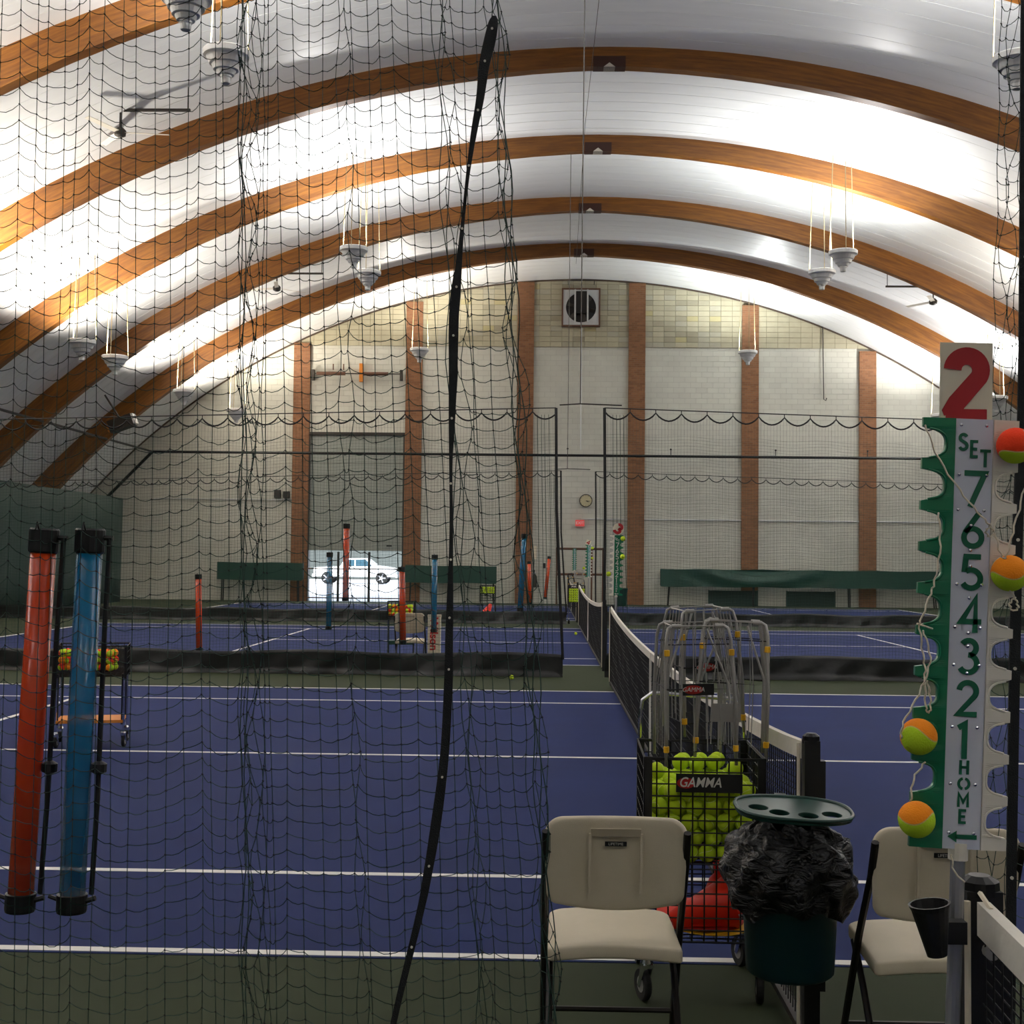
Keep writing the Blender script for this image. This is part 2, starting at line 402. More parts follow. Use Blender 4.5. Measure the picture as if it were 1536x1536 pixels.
for i in range(n+1):
    x = AX-11.2+22.4*i/n; vs += [(x, 48.985, Z0B), (x, 48.985, max(zc(x)-.0, Z0B+.001))]
m.add(vs, [(2*i, 2*i+2, 2*i+3, 2*i+1) for i in range(n)]); m.build('mortar_bed', M_mortar, wf)

m = MB()
m.tube([(x, 48.93, zc(x)-.03) for x in [AX-20+40*i/80 for i in range(81)]], .035, 6)
tr = m.build('trim_1', mat('dark_edge_trim', srgb(70, 56, 44), .7)); tag(tr, kind='structure')
names = ['brick pillar left of the far doorway with pale tape at its foot', 'brick pillar right of the far doorway',
 'brick pillar behind the upright blue tube, left of the wall clock', 'brick pillar right of the wall clock and exit sign',
 'brick pillar rising behind the long green cover, nearer the clock', 'brick pillar rising behind the long green cover, nearer the numbered score tower']
names[0] = 'brick pillar left of the far doorway'
for x, lb in zip(PIL, names):
    top = zc(x+(.33 if x > AX else -.33))-.02
    o = MB().box(-.32, .32, 0, .12, 0, top).build('brick_pillar', M_brick, None, (x, 48.88, 0)); tag(o, lb, 'pillar', 'brick pillars of the end wall')

# arches
def arch_mesh():
    n = 64; vs = []; w = .13
    for i in range(n+1):
        a = -TH+2*TH*i/n; d = .40+.42*(abs(a)/TH)**.8
        for r, y in ((AR-d, -w), (AR-d, w), (AR+.02, w), (AR+.02, -w)): vs.append((r*sin(a), y, r*cos(a)))
    fs = []
    for i in range(n):
        for k in range(4):
            k2 = (k+1) % 4; fs.append((i*4+k, i*4+4+k, i*4+4+k2, i*4+k2))
    fs += [(3,2,1,0), (n*4, n*4+1, n*4+2, n*4+3)]
    return MB().add(vs, fs)
arm = arch_mesh().mesh('arch_beam', M_wood)
AY = [43.43, 37.86, 32.29, 26.72, 21.15, 15.58, 10.01, 4.44, -1.13, -6.7]
alab = ['laminated wood arch closest to the end wall', 'second laminated wood arch out from the end wall', 'third laminated wood arch out from the end wall',
 'laminated wood arch crossing the top of the picture, highest complete one', 'laminated wood arch seen only in the top left corner', 'laminated wood arch just overhead of the near court', 'laminated wood arch over the near sideline', 'laminated wood arch over the near net curtain',
 'laminated wood arch behind the viewer', 'rearmost laminated wood arch']
pl = MB().box(-.34, .34, -.14, .14, AR-.43, AR-.2).mesh('splice_plate', mat('dark_splice_steel', srgb(62, 30, 16), .5))
pg = MB().add([(-.12,-.145,AR-.43),(.12,-.145,AR-.43),(.0,-.145,AR-.34),(-.12,.145,AR-.43),(.12,.145,AR-.43),(0,.145,AR-.34)],[(0,1,2),(5,4,3),(0,3,4,1),(1,4,5,2),(2,5,3,0)]).mesh('hanger_bracket', M_white)
for y, lb in zip(AY, alab):
    e = link('arch_beam', arm, None, (AX, y, AZ)); tag(e, lb, 'beam', 'laminated wood roof arches')
    link('splice_plate', pl, e); link('hanger_bracket', pg, e)

# overhead door (raised), its frame and the opening
dr = empty('door_1', (0, 48.9, 0)); tag(dr, kind='structure')
nz = 8; zb = 1.95; hh = (6.43-zb)/nz
MB().box(DX0, DX1, .15, .17, zb, 6.43).build('backing_sheet', M_dark, dr)
for k in range(nz): MB().box(DX0+.03, DX1-.03, .1, .14, zb+k*hh+.008, zb+(k+1)*hh-.008).build('panel', M_door, dr)
MB().box(DX0-.02, DX0+.08, .0, .3, 0, DZ1).box(DX1-.08, DX1+.02, .0, .3, 0, DZ1).box(DX0, DX1, .0, .3, DZ1-.05, DZ1+.05).build('door_frame', M_dark, dr)
MB().box(-6.0, -5.8, .05, .1, 2.12, 2.18).build('handle', M_black, dr)

# ------------------------------------------------------------------ hanging uplights
def make_lamp():
    t = empty('pendant_lamp')
    MB().lathe([(.30,.0),(.345,.02),(.35,.10),(.335,.115),(.32,.10),(.29,.03)], 28, capb=False, capt=False).build('rim', M_fix, t, smooth=False)
    MB().lathe([(.10,-.27),(.125,-.265),(.15,-.20),(.19,-.19),(.215,-.11),(.25,-.10),(.285,-.02),(.30,.0),(.30,.02)], 24, capt=False).build('reflector_bowl', M_fixg, t)
    MB().lathe([(.055,-.40),(.07,-.39),(.075,-.31),(.085,-.30),(.09,-.26)], 16).build('ballast_housing', M_fixg, t)
    return t
lamp0 = make_lamp(); used = [False]
def lamp(x, y, z, lb, col=(1,.96,.88), g='hanging uplights', w=1.0):
    if not used[0]: t = lamp0; used[0] = True
    else: t = copy_tree(lamp0)
    t.location = (x, y, z); tag(t, lb, 'lamp', g)
    for k in range(3):
        a = 2*pi*k/3+.5; px, py = .34*cos(a), .34*sin(a)
        qx, qy = px*.75, py*.75
        MB().tube([(px,py,.08),(qx,qy,zc(x+qx)-z-.01)], .011, 5).build('chain', M_chain, t)
    ld = bpy.data.lights.new('uplight', 'SPOT'); ld.energy = LAMP_W*w; ld.color = col; ld.spot_size = radians(154); ld.spot_blend = .6; ld.shadow_soft_size = .16
    lo = bpy.data.objects.new('uplight', ld); COL.objects.link(lo); lo.parent = t; lo.location = (0,0,.13); lo.rotation_euler = (pi, 0, 0)
WARM, COOL, NEUT = (1,.87,.69), (.90,1,.98), (1,.97,.94)
ZI, ZO = 9.18, 6.88
L = [
 (-4.72,33.65,ZI,'hanging uplight beside the dark curtain edge, lower one of its pair left of centre',NEUT),
 (-4.72,31.07,ZI,'hanging uplight behind the netting, upper one of its pair left of centre',NEUT),
 (-4.84,18.9,ZI,'large hanging uplight at upper left behind the gathered netting',NEUT),
 (-4.9,16.95,ZI,'hanging uplight cut by the top edge of the picture, upper left',NEUT),
 (-4.55,46.1,ZI,'hanging uplight in front of the brick pillar right of the far doorway',WARM),
 (7.2,33.3,ZI,'hanging uplight right of centre, lower one of its pair',COOL),
 (7.26,31.2,ZI,'hanging uplight right of centre, upper one of its pair',NEUT),
 (7.33,46.2,ZI,'hanging uplight in front of the brick pillar above the long green cover',COOL),
 (7.02,19.08,ZI,'hanging uplight at the top right edge beside the black webbing',NEUT),
 (7.1,17.0,ZI,'hanging uplight just outside the top right of the picture',NEUT),
 (-11.46,31.25,ZO,'leftmost hanging uplight against the arches at left',WARM),
 (-11.46,33.7,ZO,'second hanging uplight from the left, beside the leftmost one',WARM),
 (-11.53,40.54,ZO,'hanging uplight at left near the slanted wall edge',WARM),
 (-11.1,45.7,ZO,'hanging uplight glaring against the end wall left of the doorway',WARM, 3),
 (14.3,40.7,ZO,'hanging uplight at right, just behind the numbered sign',NEUT),
 (14.1,45.7,ZO,'hanging uplight near the end wall, hidden by the numbered sign',NEUT, 3),
 (14.1,33.6,ZO,'hanging uplight over the right end of the far court',WARM),
 (14.1,31.2,ZO,'hanging uplight over the right end of the middle court',WARM),
]
for y, nm in ((25.6,'middle'),(10.6,'nearest')):
    L.append((-11.5, y, ZO, 'single hanging uplight beyond the left edge, over the %s court' % nm, WARM, 1.5))
    L.append((14.1, y, ZO, 'single hanging uplight beyond the right edge, over the %s court' % nm, NEUT, 1.2))
for y, nm in ((18.9,'far'),(16.9,'near')):
    L.append((-11.5, y, ZO, 'hanging uplight beyond the left edge over the first divider, %s one' % nm, WARM))
    L.append((14.1, y, ZO, 'hanging uplight beyond the right edge over the first divider, %s one' % nm, NEUT))
for y, nm in ((4.1,'front'),(-8.5,'rear')):
    for x, z, sd_ in ((-4.8,ZI,'left'),(7.1,ZI,'right'),(-11.5,ZO,'far left'),(14.1,ZO,'far right')):
        L.append((x, y, z, 'hanging uplight above the viewer, %s %s' % (nm, sd_), NEUT))
for q in L: lamp(*q[:5], w=(q[5] if len(q) > 5 else (1.3 if q[2] < 8 else 1.0)))

# ------------------------------------------------------------------ ceiling fans, wall fan, high fittings
def ceiling_fan(x, y, z, lb, a0):
    t = empty('ceiling_fan', (x, y, z)); tag(t, lb, 'fan', 'ceiling fans')
    top = zc(x)-z-.0
    MB().tube([(0,0,.08),(0,0,.42)], .02, 6).build('down_rod', M_dark, t)
    MB().box(-1.4,1.4,-.03,.03,.42,.47).build('hanger_bar', M_dark, t)
    MB().tube([(-1.35,0,.47),(-1.35,0,zc(x-1.35)-z)], .012, 5).tube([(1.35,0,.47),(1.35,0,zc(x+1.35)-z)], .012, 5).build('hanger_rod', M_dark, t)
    MB().lathe([(.05,-.1),(.11,-.07),(.12,.03),(.06,.09)], 14).build('motor', M_dark, t)
    for k in range(3):
        M = Matrix.Rotation(a0+2*pi*k/3, 4, 'Z') @ Matrix.Rotation(.2, 4, 'X')
        MB().box(.1, .95, -.06, .06, -.01, .0, M).build('blade', M_white, t)
ceiling_fan(11.5, 38, 9.45, 'ceiling fan with three thin blades at right between two arches', .1)
ceiling_fan(-8.5, 25, 10.1, 'ceiling fan at upper left seen through the near netting', .15)
ceiling_fan(-8.07, 38, 9.75, 'small far ceiling fan at left between two arches', .7)

t = empty('exhaust_fan', (1.37, 48.9, 11.37)); tag(t, 'square wall exhaust fan high under the roof peak', 'fan')
m = MB(); n = 32
for k in range(n):
    a0, a1 = 2*pi*k/n, 2*pi*(k+1)/n
    def sq(a): q = max(abs(cos(a)), abs(sin(a))); return (.68*cos(a)/q, .68*sin(a)/q)
    (x0,z0),(x1,z1) = sq(a0), sq(a1); r = .58
    m.add([(r*cos(a0),-.06,r*sin(a0)),(r*cos(a1),-.06,r*sin(a1)),(x1,-.06,z1),(x0,-.06,z0),(r*cos(a0),.0,r*sin(a0)),(r*cos(a1),.0,r*sin(a1)),(x1,.0,z1),(x0,.0,z0)],
          [(0,1,2,3),(4,7,6,5),(0,4,5,1),(2,6,7,3)])
m.build('front_panel', M_fixg, t)
m = MB().box(-.74,-.68,-.08,.05,-.74,.74).box(.68,.74,-.08,.05,-.74,.74).box(-.68,.68,-.08,.05,-.74,-.68).box(-.68,.68,-.08,.05,.68,.74); m.build('frame', M_rust, t)
MB().box(-.66,.66,.0,.04,-.66,.66).build('dark_housing', M_black, t)
for k in range(6):
    M = Matrix.Rotation(k*pi/3+.3, 4, 'Y') @ Matrix.Rotation(.4, 4, 'X'); MB().box(.1,.55,-.02,-.005,-.1,.1,M).build('blade', M_dark, t)
MB().box(-.22,.22,-.2,-.02,-.25,.6).build('motor', M_black, t)
for x in (-.26,.22): MB().box(x,x+.06,-.24,-.2,-.6,.66).build('bracket_rail', M_fixg, t)
MB().tube([(-.5,-.1,1.03),(.5,-.1,1.03)],.02,5).tube([(-.5,-.1,1.03),(-.5,.05,.9)],.015,5).tube([(.5,-.1,1.03),(.5,.05,.9)],.015,5).build('top_bracket', M_dark, t)

t = empty('wall_clock', (1.62, 48.93, 3.95)); tag(t, 'round wall clock with tan face above the exit sign', 'clock')
Ry = Matrix.Rotation(pi/2, 4, 'X')
MB().lathe([(.22,.0),(.25,.0),(.25,.06),(.22,.06)], 32, Ry, capb=False, capt=False).build('rim', M_dark, t)
MB().lathe([(.0001,.03),(.225,.03)], 32, Ry, capb=False, capt=False).build('face', M_clockf, t)
MB().ribbon([(0,0),(.16,-.02)], .014, .045).ribbon([(0,0),(.1,-.05)], .02, .045).build('hands', M_black, t)
m = MB()
for k in range(12):
    a = k*pi/6; m.ribbon([(.185*cos(a),.185*sin(a)),(.21*cos(a),.21*sin(a))], .012, .036)
m.build('hour_marks', M_black, t)

t = empty('exit_sign', (1.40, 48.9, 3.1)); tag(t, 'small glowing red exit sign below the wall clock', 'sign')
MB().box(-.17,.17,-.03,.06,-.13,.11).build('housing', M_pink, t)
text_mesh('EXIT', .15, M_txtw, 'lettering', t, (0,-.032,-.01))

t = empty('door_spring_assembly', (-7.2, 48.74, 8.74)); tag(t, 'brown torsion springs and wooden board above the far doorway', 'door spring')
MB().tube([(-1.73,0,0),(1.72,0,0)], .025, 6).build('shaft', M_dark, t)
for (a, b) in ((-1.55,-.45),(.25,1.2)):
    MB().tube([(a,0,0),(b,0,0)], .07, 8).build('spring', M_rust, t)
MB().box(.08,.22,.02,.2,-.3,.4).build('centre_board', M_orange, t)
for x in (-1.75, 1.65): MB().box(x,x+.1,-.05,.18,-.25,.15).build('end_bracket', M_dark, t)
for x in (-.95,-.55): MB().box(x,x+.04,.05,.1,.15,.38).build('hook', M_rust, t)

t = empty('floodlight', (-13.3, 40, 5.84)); tag(t, 'dark floodlight box on the lower end of the last arch at left', 'floodlight')
M = Matrix.Rotation(-.35, 4, 'Y')
MB().box(-.42,.36,-.2,.2,-.18,.2,M).build('body', M_dark, t); MB().box(.36,.42,-.18,.18,-.14,.18,M).build('lens', M_fix, t); MB().box(-.5,-.42,-.12,.12,-.12,.12,M).build('orange_cap', M_orange, t)
MB().tube([(-.1,0,.15),(-.6,0,.9)], .03, 6).build('arm', M_dark, t)

def wall_item(name, x0, x1, z0, z1, m_, lb, cat, d=.12, g=None):
    e = MB().box(0, x1-x0, -d, 0, 0, z1-z0).build(name, m_, None, (x0, 48.99, z0)); return tag(e, lb, cat, g)
t = wall_item('junction_box', -10.35, -10.1, 3.95, 4.25, M_dark, 'dark electrical box on the wall left of the doorway, left one', 'box')
t = wall_item('junction_box', -10.0, -9.76, 3.95, 4.2, M_dark, 'dark electrical box on the wall beside the brick pillar, right one', 'box')
t = wall_item('notice', -.36, -.24, 1.7, 2.2, M_cream, 'small paper notice on the wall behind the orange and blue tubes', 'notice', .01)
t = wall_item('light_switch', .0, .1, 1.35, 1.55, M_black, 'small black switch on the wall by the leaning orange tube', 'switch', .05)
t = empty('fire_extinguisher', (-.3, 48.88, .62)); tag(t, 'small dark fire extinguisher on the wall right of a brick pillar', 'extinguisher')
MB().lathe([(.07,.0),(.08,.03),(.08,.4),(.04,.48),(.03,.52)], 14).build('cylinder', M_dark, t); MB().box(-.05,.05,-.02,.02,.5,.58).build('valve', M_fixg, t)
t = MB().tube([(1.45,48.95,3.25),(17,48.95,3.25)], .025, 6).build('conduit', M_fixg, None); tag(t, 'thin conduit running right along the wall from the exit sign', 'conduit')
t = MB().tube([(-15,48.95,3.88),(-9.7,48.95,3.88)], .02, 6).build('conduit', M_fixg, None); tag(t, 'thin conduit along the wall left of the electrical boxes', 'conduit')
t = MB().tube([(10.6,48.9,zc(10.6)),(10.65,48.9,7.9),(10.72,48.85,7.85),(10.75,48.85,7.95)], .02, 5).build('hanging_cable', M_dark, None); tag(t, 'cable with a hooked end hanging on the wall at upper right', 'cable')
t = MB().tube([(1.4,48.9,10.6),(1.4,48.9,5.9)], .018, 5).build('hanging_cable', M_fixg, None); tag(t, 'pale conduit dropping straight down below the wall fan', 'cable')

# pipe that carries the backdrop curtains
t = empty('curtain_pipe', (0,0,5.65)); tag(t, 'dark pipe crossing the end wall and turning along the left side', 'pipe')
MB().tube([(-14.95,48.45,.0),(17.55,48.45,-.02)], .05, 8).build('far_pipe', M_blackm, t)
MB().tube([(-14.95,48.45,.0),(-14.95,-12,.0)], .04, 8).build('side_pipe', M_blackm, t)
MB().tube([(-14.95,48.45,0),(-16.9,48.45,-2.0)], .06, 6).build('brace', M_blackm, t)
for x in (4.8, 8.75, 12.2, .9):
    MB().tube([(x,48.45,.04),(x,48.45,.22)], .015, 5).lathe([(.03,.22),(.04,.25),(.02,.28)],8,Matrix.Translation((x,48.45,0))).build('clip', M_blackm, t)

def tarp(x, y0, y1, lb):
    vs = []; n = 120
    for i in range(n+1):
        y = y0+(y1-y0)*i/n; d = .05*sin(i*1.3)+.04*sin(i*.47)
        for k in range(5): vs.append((x+d*(1-.15*k), y, .02+3.7*k/4))
    fs = [(i*5+k, i*5+5+k, i*5+6+k, i*5+1+k) for i in range(n) for k in range(4)]
    o = MB().add(vs, fs).build('backdrop_curtain', M_tarp, None, smooth=True)
    md = o.modifiers.new('solid', 'SOLIDIFY'); md.thickness = .01
    return tag(o, lb, 'curtain')
tarp(-15.05, -11.8, 45.5, 'dark green backdrop curtain along the left end of the courts')
tarp(17.6, -11.8, 45.5, 'dark green backdrop curtain beyond the right end of the courts')
t = MB().ribbon([(0.13*sin(k*pi*.8), .13*cos(k*pi*.8)) for k in range(5)], .03, .01, closed=True).build('star_emblem', M_orange, None, (-14.9, 34.6, 1.6), (0,0,pi/2))
tag(t, 'small orange star on the dark green backdrop curtain', 'emblem')
def zsp(x, y0, y1, z0, z1): pass

# ------------------------------------------------------------------ covers and boards along the end wall
def wall_cover(x0, x1, z0, z1, legs, lb, folds=0.0):
    t = empty('covered_bench', ((x0+x1)/2, 48.45, 0)); tag(t, lb, 'bench'); w = (x1-x0)/2
    n = 60; vs = []; rows = 10
    for i in range(n+1):
        u = i/n; x = -w+2*w*u
        for k in range(rows+1):
            v = k/rows; z = z0+(z1-z0)*v
            f = folds*(.05*sin(9*(v+1.6*(u-.35)**2)*2*pi)*max(0, 1-abs(u-.33)*3))
            vs.append((x, -.18+f, z+(.012*sin(x*3) if k in (0, rows) else 0)))
    base = len(vs)
    fs = [(i*(rows+1)+k, (i+1)*(rows+1)+k, (i+1)*(rows+1)+k+1, i*(rows+1)+k+1) for i in range(n) for k in range(rows)]
    m = MB().add(vs, fs); m.box(-w, w, -.15, .15, z0+.03, z1-.01)
    m.build('vinyl_cover', M_gvinyl, t, smooth=True)
    for x in legs:
        m = MB()
        for y in (-.12, .12): m.tube([(x,y,0),(x*.99,y,z0+.05)], .025, 6)
        m.build('leg', M_blackm, t)
wall_cover(-12.34, -9.1, .8, 1.46, (-1.45, 1.45), 'dark green covered bench left of the far doorway')
wall_cover(-5.19, -1.75, .76, 1.41, (-1.55, 1.62), 'dark green covered bench right of the far doorway')
wall_cover(4.44, 15.0, .72, 1.38, (-5.0, -1.8, 1.8, 5.0), 'very long dark green cover with loose folds along the right wall', 1.0)
for (x0, x1, lb) in ((6.28, 8.15, 'low dark green board on the floor under the long cover, left one'), (9.22, 11.06, 'low dark green board on the floor under the long cover, right one')):
    t = empty('floor_board', ((x0+x1)/2, 48.75, 0)); tag(t, lb, 'board')
    w = (x1-x0)/2
    MB().box(-w, w, -.03, .03, 0, .58).build('panel', M_tarp, t); MB().box(-w, -w+.04, -.045, .05, 0, .6).box(w-.04, w, -.045, .05, 0, .6).build('edge_strip', M_tray, t)
t = empty('waste_bin', (2.9, 47.4, 0)); tag(t, 'dark green waste bin on the floor before the brick pillar', 'bin')
MB().lathe([(.2,0),(.23,.6)], 20).build('body', M_tray, t); MB().lathe([(.23,.6),(.25,.6),(.25,.66),(.23,.66)], 20).build('rim', M_tray, t)
t = empty('metal_rack', (1.39, 48.3, 0)); tag(t, 'brown metal frame with two rails against the wall under the clock', 'rack')
for z in (1.14, 2.1): MB().tube([(-.87,0,z),(.87,0,z)], .05, 6).build('rail', M_rust, t)
for x in (-.87, .45, .87): MB().tube([(x,0,0),(x,0,2.15)], .035, 6).build('post', M_rust, t)
t = empty('barrier', (-7.2, 48.75, 0)); tag(t, 'grey barrier posts and rail standing in the far doorway', 'barrier')
for x in (-.61, .57): MB().tube([(x,0,0),(x,0,1.9)], .05, 8).build('post', M_dark, t)
for z in (1.25, .14): MB().tube([(-1.8,0,z),(1.8,0,z)], .025, 6).build('rail', M_rust, t)

# ------------------------------------------------------------------ outside the doorway
g = MB().box(-70, 60, 49.31, 130, -.3, -.02).build('ground', M_ground); tag(g, kind='structure')
t = empty('grey_building', (-15, 100, 0)); tag(t, 'grey building across the yard behind the parked truck', 'building')
MB().box(-30, 30, 0, 6, 0, 6).build('wall', M_bldg, t)
for k in range(8): MB().box(-28+k*7, -25+k*7, -.05, 0, 3.4, 4.8).build('window', M_glass, t)
def vehicle():
    t = empty('pickup_truck', (-12.1, 83, 0)); tag(t, 'white pickup truck with cab and alloy wheels parked outside the doorway', 'truck')
    prof = [(-2.65,.45),(-2.65,1.02),(-1.9,1.08),(-.95,1.1),(-.62,1.62),(.75,1.66),(1.35,1.2),(2.35,1.08),(2.65,.95),(2.68,.45)]
    def ext(pr, y0, y1, inset=0):
        n = len(pr); vs = [(x, y0, z) for x, z in pr]+[(x, y1, z) for x, z in pr]
        return vs, [tuple(range(n)), tuple(reversed(range(n, 2*n)))]+[(i, i+n, (i+1) % n+n, (i+1) % n) for i in range(n)]
    o = MB().add(*ext(prof, -.95, .95)).build('body', M_car, t); recalc(o)
    b = o.modifiers.new('b', 'BEVEL'); b.width = .06; b.segments = 2
    MB().add(*ext([(-.5,1.14),(-.4,1.54),(.0,1.57),(.0,1.14)], -.965, .965)).build('window', M_glass, t)
    MB().add(*ext([(.08,1.14),(.08,1.57),(.7,1.58),(1.1,1.2),(1.1,1.14)], -.965, .965)).build('window', M_glass, t)
    for x in (-1.75, 1.75):
        for s in (-1, 1):
            M = Matrix.Translation((x, s*.86, .38)) @ Matrix.Rotation(pi/2, 4, 'X')
            w = MB().lathe([(.30,-.12),(.38,-.1),(.38,.1),(.30,.12)], 20, M).build('wheel', M_rubber, t)
            m = MB().lathe([(.05,-.125),(.1,-.14),(.1,.14),(.05,.125)], 10, M)
            for k in range(5): 
                q = M @ Matrix.Rotation(k*2*pi/5, 4, 'Z'); m.box(.05,.28,-.035,.035,-.135,.135,q)
            m.build('rim', M_chrome, w)
    MB().box(-2.74,-2.62,-.9,.9,.42,.62).box(2.62,2.74,-.9,.9,.42,.62).build('bumper', M_fixg, t)
    MB().box(-2.6,-.95,-.955,.955,.72,.76).build('side_trim', M_dark, t)
vehicle()

# ------------------------------------------------------------------ divider nets between the courts
def thread_cols(m, P, r, n=3): m.tube(P, r, n, cap=False)
def divider(x0, x1, y, ztop, inner, lb, seed, open_dx, cell=.046, r=.0013):
    """inner = +1 when the opening is at the x1 end"""
    R = random.Random(seed); t = empty('divider_net', ((x0+x1)/2, y, 0)); tag(t, lb, 'net', 'court divider nets')
    cx = (x0+x1)/2; sp = .37
    xm = x1 if inner > 0 else x0; xo = x0 if inner > 0 else x1
    def cab(x): return ztop-.0285*abs(x-.6)
    P = [(x0-cx+(x1-x0)*k/20, 0, cab(x0+(x1-x0)*k/20)) for k in range(21)]
    MB().tube(P, .008, 5).build('cable', M_blackm, t)
    # scalloped head rope, hung from the cable on hooks
    m = MB(); hk = MB(); x = x0; pts = []
    def head(x):
        u = ((x-x0)/sp) % 1.0; return cab(x)-.05-.11*sin(pi*u)**.8
    q = x0
    while q <= x1: pts.append((q-cx, 0, head(q))); q += sp/8
    m.tube(pts, .012, 5); m.build('head_rope', M_netblk, t)
    q = x0
    while q <= x1: hk.tube([(q-cx,0,cab(q)),(q-cx,0,cab(q)-.06)], .006, 4); q += sp
    hk.build('hook', M_blackm, t)
    # netting: continuous threads
    m = MB(); zb = .28
    nv = int((x1-x0)/cell); 
    def fold(x): return .05*sin(x*2.1+seed)+.03*sin(x*5.3)
    for i in range(nv+1):
        x = x0+(x1-x0)*i/nv; zt = head(x); pp = []
        for k in range(6):
            v = k/5; pp.append((x-cx+open_dx*v*max(0, 1-abs(x-xm)/1.2), fold(x)*v*.8, zt+(zb-zt)*v))
        m.tube(pp, r, 3, cap=False)
    nh = int((3.5-zb)/cell)
    for j in range(nh+1):
        z = zb+cell*j; pp = []; K = int((x1-x0)/.11)
        for i in range(K+1):
            x = x0+(x1-x0)*i/K; v = 1-(z-zb)/(3.6-zb)
            pp.append((x-cx+open_dx*v*max(0, 1-abs(x-xm)/1.2), fold(x)*v*.8, z-.028*abs(x-.6)*(z/3.8)+.014*sin(x*6.5+j*.1)))
        m.tube(pp, r, 3, cap=False)
    tag(m.build('netting', M_net, t), kind='stuff')
    # edge ropes at the opening
    xi = xm-cx; s = -inner
    m = MB().tube([(xi,0,cab(xm)),(xi+.02,0,2.4),(xi+open_dx*.6,0,1.2),(xi+open_dx,0,.25)], .022, 5); m.build('edge_rope', M_netblk, t)
    m = MB()
    for k in range(4):
        o = s*(.1+.05*k+.03*R.random()); m.tube([(xi+o,.02*k-.03,cab(xm)-.1),(xi+o*1.1+open_dx*.5,.03,1.6),(xi+o*1.3+open_dx,.02,.25)], .0035, 4)
    m.build('gathered_rope', M_net, t)
    # skirt of heavy black vinyl, hanging and dragging on the floor
    vs = []; n = int((x1-x0)/.09); rows = 7
    for i in range(n+1):
        x = x0+(x1-x0)*i/n+open_dx*max(0, 1-abs(x0+(x1-x0)*i/n-xm)/.4)
        w = sin(x*3.1+seed)*.5+sin(x*7.7)*.3+sin(x*1.3)*.4
        for k in range(rows+1):
            v = k/rows; z = .33+.02*sin(x*2.3+seed)-.33*v; yy = .05*w*v+.03*sin(x*11+v*4)*v-.06*(1-v)*0
            if k == rows: z = .004; yy -= .07
            vs.append((x-cx, yy, max(z, .004)))
    fs = [(i*(rows+1)+k, i*(rows+1)+k+1, (i+1)*(rows+1)+k+1, (i+1)*(rows+1)+k) for i in range(n) for k in range(rows)]
    o = MB().add(vs, fs).build('skirt', M_vinyl, t, smooth=True); md = o.modifiers.new('s', 'SOLIDIFY'); md.thickness = .006
    return t
divider(-14.6, .17, 18.47, 3.89, 1, 'net curtain dividing first and second courts, left of the opening', 3, .13)
divider(.87, 15.5, 18.47, 3.89, -1, 'net curtain dividing first and second courts, right of the opening', 5, .03)
divider(-14.6, .45, 33.5, 4.02, 1, 'farther net curtain before the last court, left of the opening', 8, .18, .05)
divider(1.36, 15.5, 33.5, 4.02, -1, 'farther net curtain before the last court, right of the opening', 11, .03, .05)
for (x, y, z, lb) in ((.52, 18.47, 3.89, 'thin steel cable dropping from the roof to the first divider'), (.62, 33.5, 4.02, 'thin steel cable dropping from the roof to the farther divider')):
    t = empty('support_cable', (x, y, z)); tag(t, lb, 'cable')
    MB().tube([(0,0,.04),(.02,0,zc(x)-z-.02)], .008, 4).build('wire', M_dark, t)
    MB().tube([(-.3,0,.03),(0,0,.05),(.6,0,.03)], .01, 4).build('spreader', M_dark, t)
for x, y, lb in ((.95, 21.0, 'thin cable hanging from the ridge right of the support cable'),):
    t = MB().tube([(x,y,zc(x)-.45),(x-.05,y+9,zc(x)-.5),(x+.1,44,zc(x)-.55)], .006, 4).build('ridge_cable', M_dark, None); tag(t, lb, 'cable')

